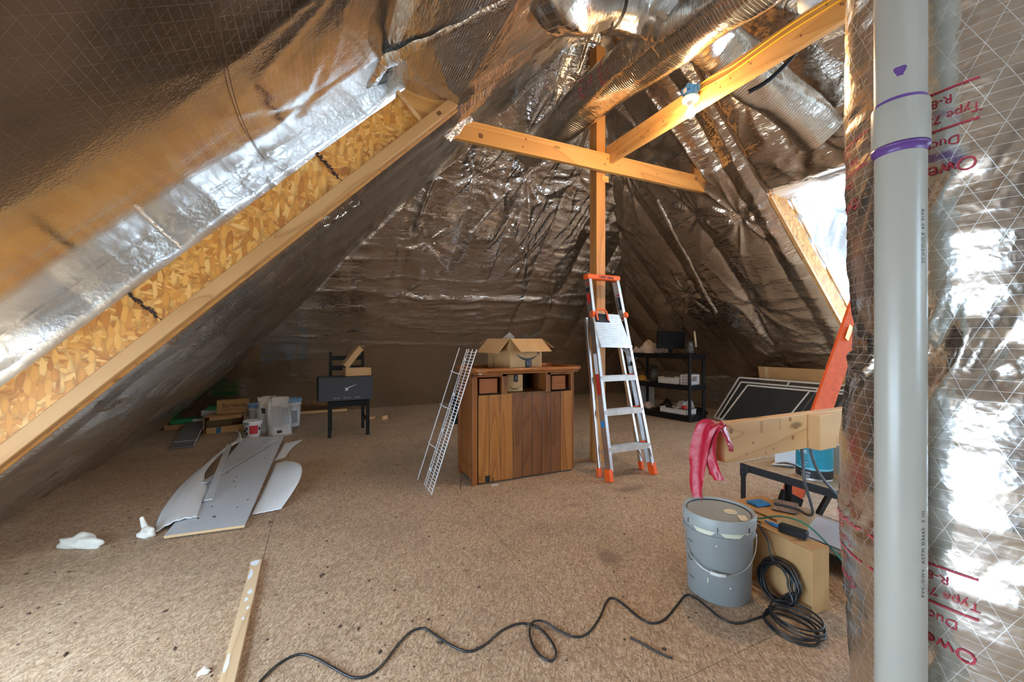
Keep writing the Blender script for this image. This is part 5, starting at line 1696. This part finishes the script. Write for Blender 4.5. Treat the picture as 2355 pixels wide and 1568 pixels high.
for k in range(6):
    rows = [[], []]
    for t in np.linspace(0, 1, 12):
        a = pf_ - 0.6 + 1.3 * t
        z_ = 0.105 + 0.012 * k * (0.3 + t) + 0.05 * t * t
        if z_ > 0.175:
            break
        rows[0].append(Vector((0.0834 * math.cos(a), 0.0834 * math.sin(a), z_)))
        rows[1].append(Vector((0.0834 * math.cos(a), 0.0834 * math.sin(a), z_ + 0.0011)))
    b = MB()
    b.grid(rows)
    b.done('label_line', 'teal_line', pcn)
wbx = thing('white_carton', (2.50, 1.44, HT), 'small white carton behind the paint can on the bench', 'box', rz=math.radians(12))
MB().box((0, 0, 0), (0.17, 0.12, 0.085), 0.002).done('body', 'paper', wbx)
MB().prism([(-0.002, 0.0, 0.0), (-0.002, 0.12, 0.0), (-0.085, 0.11, 0.004), (-0.06, 0.01, 0.02)], (0, 0, 0.003)).done('flap', 'paper', wbx)
o = MB().tube(smooth_path([(2.43, 1.52, HT + 0.006), (2.46, 1.49, HT + 0.016), (2.50, 1.43, HT + 0.006), (2.53, 1.42, HT + 0.006), (2.54, 1.40, HT + 0.006)], 4), 0.005, 6).done('black_lead', 'cable', None, smooth=True)
tag(o, 'short black lead lying before the white carton on the bench', 'cable')
jar = thing('cream_carton', (2.56, 1.20, HT), 'cream carton standing right beside the paint can', 'box')
MB().box((0, -0.05, 0), (0.11, 0.09, 0.16), 0.002).done('body', 'cream', jar)
# things on the lower board
mp = MB().box((-0.17, -0.36, 0), (0.17, 0.36, 0.016), 0.001).done('melamine_offcut', 'melamine', None)
mp.location = (2.50, 1.05, 0.1015)
mp.rotation_euler = (0, 0, math.radians(3))
tag(mp, 'grey-white board offcut lying on the lower bench shelf', 'board')
o = MB().box((-0.09, -0.12, 0), (0.09, 0.12, 0.06), 0.003).done('brown_block', 'carton_dim', None)
o.location = (2.50, 1.50, 0.102)
o.rotation_euler = (0, 0, 0.3)
tag(o, 'flat brown carton at the far end of the lower bench shelf', 'box')
for i, (loc, rz, m_, lab) in enumerate((((2.20, 1.33, 0.285), 0.5, 'print', 'printed leaflet lying on top of the cardboard box stack'), ((2.12, 1.42, 0.28), -0.2, 'blue', 'blue plastic packet lying beside the printed leaflet'))):
    o = MB().box((-0.08 + 0.035 * i, -0.055 + 0.02 * i, 0), (0.08 - 0.035 * i, 0.055 - 0.02 * i, 0.006 if i == 0 else 0.012), 0.002).done('leaflet' if i == 0 else 'blue_packet', m_, None)
    o.location = loc
    o.rotation_euler = (0, 0, rz)
    tag(o, lab, 'leaflet' if i == 0 else 'packet')
sp = thing('support_carton', (2.02, 1.26, 0), 'brown carton under the leaflet between the box and the bench', 'box', rz=math.radians(-4))
MB().box((0, 0, 0), (0.225, 0.26, 0.278), 0.002).done('body', 'carton', sp)

# hanging and trailing cables by the bench
for nm, m_, r_, pts, lab in (
        ('hanging_cable', 'cable_grey', 0.0065, [(2.10, 1.20, 0.70), (2.05, 1.16, 0.60), (2.03, 1.14, 0.50), (2.09, 1.15, 0.40), (2.13, 1.16, 0.33), (2.16, 1.2, 0.30), (2.2, 1.28, 0.296), (2.16, 1.36, 0.30)], 'grey cable hanging from the rail and looping onto the leaflet'),
        ('hanging_cable', 'cable_grey', 0.0065, [(2.14, 1.18, 0.71), (2.10, 1.15, 0.62), (2.12, 1.12, 0.52), (2.17, 1.06, 0.42), (2.19, 0.97, 0.30), (2.18, 0.85, 0.18), (2.15, 0.76, 0.06), (2.14, 0.72, 0.008)], 'thick grey cable sloping from the rail down to the floor'),
        ('hanging_cable', 'cable_grey', 0.0065, [(2.16, 0.98, 0.70), (2.19, 0.95, 0.60), (2.20, 0.93, 0.48), (2.18, 0.90, 0.36), (2.17, 0.86, 0.22), (2.16, 0.80, 0.10), (2.13, 0.76, 0.008)], 'grey cable dropping beside the wrapped duct'),
        ('network_cable', 'cable_green', 0.004, [(1.93, 1.40, 0.283), (1.91, 1.34, 0.285), (1.94, 1.29, 0.288), (1.98, 1.22, 0.318), (2.0, 1.12, 0.318), (2.02, 1.03, 0.25), (2.04, 0.95, 0.16), (2.06, 0.90, 0.08), (2.05, 0.86, 0.006)], 'green cable draped over the cardboard box'),
        ('black_lead', 'cable', 0.004, [(1.88, 1.43, 0.286), (1.87, 1.36, 0.285), (1.90, 1.27, 0.286), (1.86, 1.24, 0.285), (1.855, 1.20, 0.24), (1.845, 1.18, 0.19), (1.84, 1.16, 0.16)], 'black lead running over the box edge into the coil'),
        ('black_lead', 'cable', 0.0035, [(1.92, 1.075, 0.30), (1.94, 1.02, 0.29), (2.0, 0.96, 0.26), (2.06, 0.90, 0.2), (2.09, 0.84, 0.1), (2.08, 0.8, 0.006)], 'thin black lead trailing from the adapter over the box end'),
        ('floor_loop_cable', 'cable_grey', 0.007, [(2.06, 0.80, 0.20), (2.0, 0.86, 0.17), (1.965, 0.90, 0.10), (1.955, 0.88, 0.04), (1.97, 0.82, 0.010), (2.03, 0.74, 0.010), (2.10, 0.72, 0.010)], 'grey cable looping down to the floor beside the box'),
        ('floor_loop_cable', 'cable', 0.006, [(2.09, 0.87, 0.16), (2.03, 0.90, 0.13), (2.02, 0.92, 0.06), (2.05, 0.88, 0.012), (2.12, 0.80, 0.012), (2.17, 0.74, 0.012)], 'black cable loop on the floor under the bench')):
    o = MB().tube(smooth_path(pts, 6), r_, 8).done(nm, m_, None, smooth=True)
    tag(o, lab, 'cable')

# ---- guard rail with red ribbon
gr = thing('guard_rail', (1.42, 1.08, 0.0), 'sawn timber rail ending in mid air with a red ribbon on its end', 'rail')
MB().box((0, 0, 0.678), (1.55, 0.048, 0.829), 0.002).done('rail_board', 'lumber_pale', gr)
MB().box((0.524, -0.05, 0.678), (0.65, 0.0, 0.829), 0.002).done('block', 'lumber_pale', gr)
MB().box((1.47, 0.048, 0), (1.55, 0.13, 0.90), 0.003).done('newel', 'lumber_z', gr)
for (x_, z_, r_) in ((0.03, 0.80, 0.012), (0.16, 0.74, 0.006), (0.42, 0.735, 0.010), (0.44, 0.78, 0.012), (0.40, 0.815, 0.010), (0.24, 0.69, 0.004), (0.12, 0.70, 0.005), (0.29, 0.70, 0.005)):
    MB().lathe([(r_, 0), (r_ * 0.5, 0.0006)], 12).xf(Matrix.Translation((x_, -0.0003, z_)) @ Matrix.Rotation(PI / 2, 4, 'X')).done('knot', 'rail_knot', gr)
for x_ in (0.205, 0.215, 0.33):
    MB().box((x_, -0.0006, 0.775), (x_ + 0.0015, -0.0001, 0.822)).done('pencil_mark', 'knot', gr)
rb = thing('red_ribbon', (1.40, 1.10, 0.78), 'crumpled red plastic ribbon hanging from the end of the timber rail', 'ribbon')
def strip(path, w, wdir, name, seed, taper=1.0):
    P = smooth_path(path, 7)
    n = len(P)
    b = MB()
    G = []
    for i, p in enumerate(P):
        t = i / (n - 1)
        ww = w * (1 + (taper - 1) * t)
        G.append([p + Vector(wdir) * (ww * (j / 6 - 0.5)) + Vector((0.011 * math.sin(8.5 * j / 6 + 4 * t + seed) + 0.006 * math.sin(17 * j / 6 + 11 * t), 0.006 * math.sin(7 * t + seed), 0.006 * math.sin(6 * t + j * 1.3))) for j in range(7)])
    b.grid(G)
    return b.done(name, 'ribbon', rb, smooth=True)
strip([(-0.004, -0.02, 0.045), (-0.016, 0.0, 0.05), (-0.03, 0.03, 0.03), (-0.034, 0.055, -0.04), (-0.036, 0.065, -0.11), (-0.038, 0.062, -0.18), (-0.04, 0.055, -0.25)], 0.105, (0.12, 0.95, 0.12), 'tail', 1, 0.72)
strip([(-0.006, -0.012, 0.046), (-0.026, 0.0, 0.03), (-0.032, 0.008, -0.04), (-0.030, 0.004, -0.10), (-0.026, -0.012, -0.16)], 0.06, (0.1, 0.95, 0.05), 'tail', 3, 1.45)
strip([(-0.010, 0.0, 0.048), (-0.004, -0.026, 0.035), (0.004, -0.034, 0.0), (0.016, -0.04, -0.05)], 0.034, (0.85, 0.1, 0.4), 'tail', 5, 0.3)

# ================================================================== RIGHT SIDE: SHELF UNIT, SCREENS, ORANGE LADDER
su = thing('shelf_unit', (4.727, 4.152, 0), 'three tier black plastic shelf unit with a monitor on top', 'shelf', rz=math.radians(9.3))
SW, SL = 0.42, 1.05      # depth in x, length in y
for z_, h_ in ((0.0, 0.085), (0.445, 0.07), (0.89, 0.07)):
    b = MB()
    pts = [(x, y, z_) for x, y in rrect(0, 0, SW, SL, 0.03, 4)]
    b.prism(pts, (0, 0, h_))
    b.done('tier', 'black_plastic', su)
for x_ in (0.035, SW - 0.035):
    for y_ in (0.035, SL - 0.035):
        for z0, z1 in ((0.085, 0.445), (0.515, 0.89)):
            MB().lathe([(0.024, z0), (0.022, (z0 + z1) / 2), (0.024, z1)], 14, c=(x_, y_, 0)).done('post', 'black_plastic', su, smooth=True, angle=40)
Rz = Matrix.Rotation(math.radians(9.3), 4, 'Z')
def on_shelf(x, y, z):
    v = Rz @ Vector((x, y, 0))
    return (4.727 + v.x, 4.152 + v.y, z)
mon = thing('monitor', on_shelf(0.16, 0.42, 0.96), 'black computer monitor standing on the top shelf', 'monitor', rz=math.radians(-22))
MB().box((-0.215, -0.02, 0.075), (0.215, 0.02, 0.335), 0.004, Matrix.Rotation(math.radians(2), 3, 'Y')).done('housing', 'monitor_frame', mon)
MB().box((-0.203, -0.0215, 0.093), (0.203, -0.0195, 0.325), 0.0, Matrix.Rotation(math.radians(2), 3, 'Y')).done('display', 'screen', mon)
MB().box((-0.03, 0.0, 0.008), (0.03, 0.03, 0.12), 0.003).done('stand', 'monitor_frame', mon)
MB().box((-0.10, -0.06, 0.0), (0.10, 0.09, 0.009), 0.003).done('foot', 'monitor_frame', mon)
lettering('acer', 0.014, on_plane((0.0, -0.023, 0.084), (1, 0, 0), (0, 0, 1)), 'bag_print', mon, 'bezel_print')
# towel heap
def cloth(name, loc, w, d, h, seed, label, m, rz=0.0, hang=0.0, cat='cloth'):
    n = 26
    U, V = np.meshgrid(np.linspace(-1, 1, n), np.linspace(-1, 1, n))
    hh = np.clip(1 - (np.abs(U) ** 3 + np.abs(V) ** 3), 0, 1) ** 0.5
    nz_ = 0.55 + 0.45 * vnoise(U * 2.2 + seed, V * 2.2, int(seed)) + 0.25 * ridged(U * 3, V * 2 + seed, int(seed) + 1, 2)
    Z = h * hh * nz_
    if hang:
        Z = Z - hang * np.clip((V - 0.35) / 0.65, 0, 1) ** 1.2 * (0.6 + 0.4 * np.cos(U * 2))
    X = U * w / 2 * (0.92 + 0.08 * vnoise(U * 2, V * 2 + 3, int(seed) + 2))
    Y = V * d / 2 * (0.9 + 0.15 * vnoise(U * 2 + 7, V * 2, int(seed) + 3))
    b = MB()
    b.grid([[Vector((X[i, j], Y[i, j], Z[i, j])) for j in range(n)] for i in range(n)])
    o = b.done(name, m, None, smooth=True)
    md = o.modifiers.new('thickness', 'SOLIDIFY')
    md.thickness = 0.006
    md.offset = 1.0
    o.location = loc
    o.rotation_euler = (0, 0, rz)
    return tag(o, label, cat)
cloth('towel', on_shelf(0.19, 0.92, 0.962), 0.34, 0.52, 0.21, 3, 'beige towel heaped on the top shelf and hanging over its end', 'towel', math.radians(10), hang=0.16, cat='towel')
cloth('towel', on_shelf(0.32, 0.64, 0.962), 0.18, 0.26, 0.10, 9, 'beige folded towel behind the monitor on the top shelf', 'towel', 0.3, cat='towel')
vs = thing('glass_vase', on_shelf(0.22, 0.14, 0.96), 'clear glass vase beside the monitor on the top shelf', 'vase')
MB().lathe([(0.045, 0), (0.055, 0.02), (0.05, 0.09), (0.035, 0.15), (0.045, 0.19), (0.041, 0.19), (0.031, 0.15), (0.046, 0.09), (0.05, 0.02), (0.04, 0.006)], 24, cap1=True).done('body', 'glass', vs, smooth=True)
hd = thing('paint_brush', on_shelf(0.30, 0.10, 0.962), 'ivory handled tool standing upright behind the vase', 'tool')
MB().lathe([(0.018, 0), (0.016, 0.02), (0.012, 0.05), (0.015, 0.06), (0.012, 0.07), (0.015, 0.085), (0.013, 0.10)], 12).done('base', 'ink_brown', hd, smooth=True)
b = MB().tube([(0, 0, 0.10), (-0.008, 0.003, 0.2), (-0.025, 0.008, 0.33)], lambda i: 0.015 - 0.001 * i, 12)
b.done('handle', 'ivory', hd, smooth=True)
# middle shelf
jr = thing('brush_jar', on_shelf(0.15, 0.72, 0.5165), 'glass jar with dark brushes on the middle shelf', 'jar')
MB().lathe([(0.045, 0), (0.05, 0.005), (0.05, 0.16), (0.04, 0.18), (0.042, 0.2)], 22, cap1=False).done('jar_body', 'glass', jr, smooth=True)
MB().lathe([(0.044, 0.008), (0.044, 0.11)], 20).done('filling', 'white_plastic', jr, smooth=True)
for k in range(7):
    a = k * 0.9
    MB().tube([(0.02 * math.cos(a), 0.02 * math.sin(a), 0.1), (0.05 * math.cos(a), 0.05 * math.sin(a), 0.255 + 0.02 * math.sin(3 * k))], 0.008, 7).done('brush', 'black_plastic', jr)
MB().tube([(-0.05, 0, 0.05), (-0.10, 0.02, 0.07), (-0.13, 0.02, 0.11)], 0.007, 7).done('clip_arm', 'black_plastic', jr)
def tray(loc, rz, sx_, sy_, h_, label, m='white_plastic'):
    o = thing('plastic_tray', loc, label, 'tray', rz=rz)
    b = MB()
    b.box((-sx_ / 2, -sy_ / 2, 0), (sx_ / 2, sy_ / 2, 0.006))
    for lo, hi in (((-sx_ / 2, -sy_ / 2, 0), (sx_ / 2, -sy_ / 2 + 0.006, h_)), ((-sx_ / 2, sy_ / 2 - 0.006, 0), (sx_ / 2, sy_ / 2, h_)), ((-sx_ / 2, -sy_ / 2, 0), (-sx_ / 2 + 0.006, sy_ / 2, h_)), ((sx_ / 2 - 0.006, -sy_ / 2, 0), (sx_ / 2, sy_ / 2, h_))):
        b.box(lo, hi)
    b.done('body', m, o)
    b = MB()
    b.tube([(x, y, h_) for x, y in rrect(-sx_ / 2 - 0.006, -sy_ / 2 - 0.006, sx_ / 2 + 0.006, sy_ / 2 + 0.006, 0.012, 3)], 0.005, 6, closed=True)
    b.done('rim', m, o, smooth=True)
    return o
tray(on_shelf(0.17, 0.40, 0.516), math.radians(9), 0.26, 0.32, 0.085, 'white plastic tray on the middle shelf beside the brush jar')
o = MB().tube(smooth_path([on_shelf(0.12, 0.50, 0.61), on_shelf(0.1, 0.45, 0.615), on_shelf(0.13, 0.40, 0.612), on_shelf(0.12, 0.34, 0.614)], 4), 0.007, 6).done('black_tool', 'black_plastic', None)
tag(o, 'slim black tool lying across the tray on the middle shelf', 'tool')
pb_ = thing('printed_box', on_shelf(0.21, 0.13, 0.516), 'white box with small printed pictures on the middle shelf', 'box', rz=math.radians(9.3))
MB().box((-0.13, -0.06, 0), (0.13, 0.08, 0.145), 0.002).done('body', 'paper', pb_)
for k in range(3):
    for j in range(2):
        MB().box((-0.1312, -0.045 + j * 0.06, 0.015 + k * 0.043), (-0.1302, 0.0 + j * 0.06, 0.045 + k * 0.043)).done('printed_picture', 'bag_print', pb_)
MB().box((-0.06, -0.062, 0.05), (0.06, -0.0602, 0.12)).done('printed_picture', 'print', pb_)
yc = thing('mustard_hat', on_shelf(0.14, 0.93, 0.5165), 'mustard yellow hat lying at the end of the middle shelf', 'hat')
MB().lathe([(0.085, 0), (0.08, 0.03), (0.06, 0.065), (0.03, 0.085), (0.003, 0.09)], 18).done('crown', 'gold', yc, smooth=True)
MB().prism([(0.0, -0.08, 0.0), (0.09, -0.10, 0.0), (0.07, -0.17, 0.0), (0.0, -0.16, 0.0)], (0, 0, 0.006)).done('peak', 'towel', yc)
# bottom shelf
tray(on_shelf(0.15, 0.30, 0.087), math.radians(9), 0.24, 0.44, 0.07, 'white plastic tray full of oddments on the bottom shelf')
cloth('rag', on_shelf(0.21, 0.22, 0.165), 0.24, 0.24, 0.13, 14, 'grey rag heaped over the tray on the bottom shelf', 'towel_grey', 0.4)
cloth('rag', on_shelf(0.25, 0.55, 0.09), 0.22, 0.24, 0.14, 22, 'black rag crumpled behind the tray on the bottom shelf', 'black_wood', 0.1)
cloth('rag', on_shelf(0.21, 0.86, 0.09), 0.22, 0.18, 0.10, 31, 'beige rag folded at the far end of the bottom shelf', 'towel', 0.2)
o = MB().box((-0.03, -0.03, 0), (0.03, 0.03, 0.05), 0.006).done('red_box', 'red', None)
o.location = on_shelf(0.10, 0.16, 0.16)
tag(o, 'small red plastic cap among the oddments on the bottom shelf', 'cap')
for k in range(3):
    o = MB().box((-0.03, -0.012, 0), (0.03, 0.012, 0.012), 0.003).done('oddment', ('paper', 'cable_grey', 'white_plastic')[k % 3], None)
    o.location = on_shelf(0.08 + 0.022 * (k % 3), 0.26 + 0.045 * k, 0.16 + 0.006 * (k % 2))
    o.rotation_euler = (0.2 * (k % 2), 0.1, k * 0.8)
    tag(o, ('white paper roll lying in the bottom shelf tray', 'dark grey bracket lying in the bottom shelf tray', 'white plastic clip lying in the bottom shelf tray')[k], 'oddment', 'oddments in the bottom tray')
bx = thing('beige_carton', (4.95, 5.32, 0), 'beige carton on the floor behind the end of the shelf unit', 'box')
MB().box((-0.1, 0, 0), (0.25, 0.30, 0.50), 0.003).done('body', 'cream', bx)
bagp = blob('dark_bag', (5.40, 4.60, 0), (0.10, 0.13, 0.07), 11.0, 'black bag slumped on the floor beside the shelf unit', 'bag', 'black_plastic')

# window insect screens leaning on the knee wall
def screen_(B0, B1, up, label, bars):
    B0, B1, up = Vector(B0), Vector(B1), Vector(up)
    o = thing('window_screen', B0, label, 'screen', group='insect screens leaning on the knee wall')
    X, U = (B1 - B0), up
    nrm = X.cross(U).normalized()
    xd, ud = X.normalized(), U.normalized()
    c = [Vector((0, 0, 0)), X, X + U, U]
    for i in range(4):
        MB().beam(c[i], c[(i + 1) % 4], 0.022, 0.010, up=nrm, bev=0.002).done('frame_bar', 'screen_frame', o)
    for t in bars:
        MB().beam(X * t, X * t + U, 0.018, 0.008, up=nrm).done('cross_bar', 'screen_frame', o)
    MB().poly([c[0] + nrm * 0.001, c[1] + nrm * 0.001, c[2] + nrm * 0.001, c[3] + nrm * 0.001]).done('insect_mesh', 'mesh', o)
    return o
screen_((5.33, 4.25, 0.012), (5.47, 2.98, 0.012), (0.17, -0.28, 0.61), 'tall ivory framed insect screen leaning at the back of the stack', [0.52])
screen_((5.29, 4.16, 0.012), (5.43, 2.90, 0.012), (0.18, -0.24, 0.55), 'ivory framed insect screen in the middle of the leaning stack', [0.75])
screen_((5.22, 4.05, 0.012), (5.38, 2.80, 0.012), (0.19, -0.27, 0.52), 'low ivory framed insect screen at the front of the leaning stack', [0.6])
cp = thing('cardboard_sheet', (5.80, 3.78, 0.0), 'brown cardboard sheet standing behind the insect screens', 'cardboard')
MB().prism([(0, 0, 0), (0, -1.1, 0), (-0.16, -1.1, 0.80), (-0.16, 0, 0.79)], (-0.008, 0, 0)).done('board', 'carton', cp)
MB().prism([(-0.0095, -0.14, 0.0), (-0.0095, -0.09, 0.0), (-0.1695, -0.09, 0.79), (-0.1695, -0.14, 0.79)], (-0.001, 0, 0)).done('tape_strip', 'carton_edge', cp)

ol = thing('orange_ladder', (2.86, 1.74, 0), 'orange fibreglass ladder leaning against the pine stud', 'ladder')
ldir = Vector((1.06, 0.0, 1.70))
for o0 in (Vector((0, -0.02, 0)), Vector((0.30, 0.122, 0))):
    b = MB()
    b.beam(o0 + ldir * 0.02, o0 + ldir, 0.03, 0.13, up=(1, -0.4, 0), bev=0.002)
    b.done('side_rail', 'fiber_orange', ol)
    MB().beam(o0, o0 + ldir * 0.06, 0.036, 0.14, up=(1, -0.4, 0)).done('foot', 'black_plastic', ol)
for t in (0.16, 0.33, 0.5, 0.67, 0.84):
    p = ldir * t
    MB().beam(p + Vector((0.01, -0.01, 0)), p + Vector((0.29, 0.117, 0)), 0.07, 0.025, up=(0, 0, 1)).done('rung', 'alu', ol)
MB().beam(ldir * 0.70 + Vector((-0.046, -0.036, -0.03)), ldir * 0.76 + Vector((-0.046, -0.036, -0.03)), 0.05, 0.002, up=(0, 1, 0)).done('warning_label', 'yellow_label', ol)
db = MB().beam((2.95, 1.58, 0.0), (3.20, 1.52, 0.36), 0.045, 0.02, up=(0, 1, 0)).done('black_strut', 'black_plastic', None)
tag(db, 'slanting black strut on the floor below the bench top', 'strut')

# ================================================================== SMALL LITTER
o = MB().tube([(0.985, 3.02, 0.006), (0.99, 3.03, 0.05), (1.0, 3.035, 0.095)], 0.0035, 6).done('twig', 'ink_brown', None)
tag(o, 'thin dark twig sticking up beside the wire shelf', 'twig')
o = MB().box((-0.03, -0.012, 0), (0.03, 0.012, 0.0015)).done('paper_scrap', 'paper', None)
o.location = (1.27, 3.02, 0.0002)
tag(o, 'white paper scrap at the foot of the cabinet', 'paper')
o = MB().box((-0.05, -0.03, 0), (0.05, 0.03, 0.05), 0.004).done('white_block', 'white_plastic', None)
o.location = (4.6, 7.0, 0.0)
tag(o, 'small white plastic block on the floor near the end slope', 'block')
for k, (x_, y_) in enumerate(((0.35, 6.4), (0.52, 6.30))):
    o = MB().box((-0.05, -0.02, 0), (0.05, 0.02, 0.035 + 0.02 * k), 0.002).done('wood_offcut', 'lumber_pale', None)
    o.location = (x_ + 0.35, y_ - 0.05, 0.0)
    o.rotation_euler = (0, 0, 0.7 * k)
    tag(o, ('flat pale wood offcut on the floor behind the chair', 'taller pale wood offcut standing behind the chair')[k], 'offcut', 'offcuts behind the chair')
o = MB().lathe([(0.04, 0), (0.055, 0.02), (0.06, 0.07), (0.052, 0.07), (0.03, 0.012)], 18).done('plastic_cup', 'foam', None, smooth=True)
o.location = (2.49, 1.37, 2.996)
tag(o, 'translucent white plastic cup standing on the joist', 'cup')
# crumbs and chips all over the floor: one uncountable litter
rng = np.random.default_rng(12)
b = MB()
for k in range(620):
    if k < 330:
        x_, y_ = rng.uniform(-1.6, 0.6), rng.uniform(1.2, 3.6)
    else:
        x_, y_ = rng.uniform(-1.2, 2.6), rng.uniform(1.0, 5.0)
    s_ = rng.choice([0.004, 0.006, 0.009, 0.014, 0.02], p=[0.36, 0.31, 0.2, 0.1, 0.03])
    n_ = int(rng.integers(4, 7))
    a0 = rng.uniform(0, 6.28)
    el = rng.uniform(0.3, 0.9)
    pts = []
    for j in range(n_):
        a = 2 * PI * j / n_
        r_ = s_ * rng.uniform(0.5, 1.0)
        px_, py_ = r_ * math.cos(a), r_ * el * math.sin(a)
        pts.append((x_ + px_ * math.cos(a0) - py_ * math.sin(a0), y_ + px_ * math.sin(a0) + py_ * math.cos(a0), 0.0003))
    top_ = (x_, y_, 0.0006 + s_ * 0.3)
    for j in range(n_):
        b.poly([pts[j], pts[(j + 1) % n_], top_])
o = b.done('floor_litter', 'debris', None)
tag(o, 'dark crumbs and chips scattered over the floor', 'litter', kind='stuff')
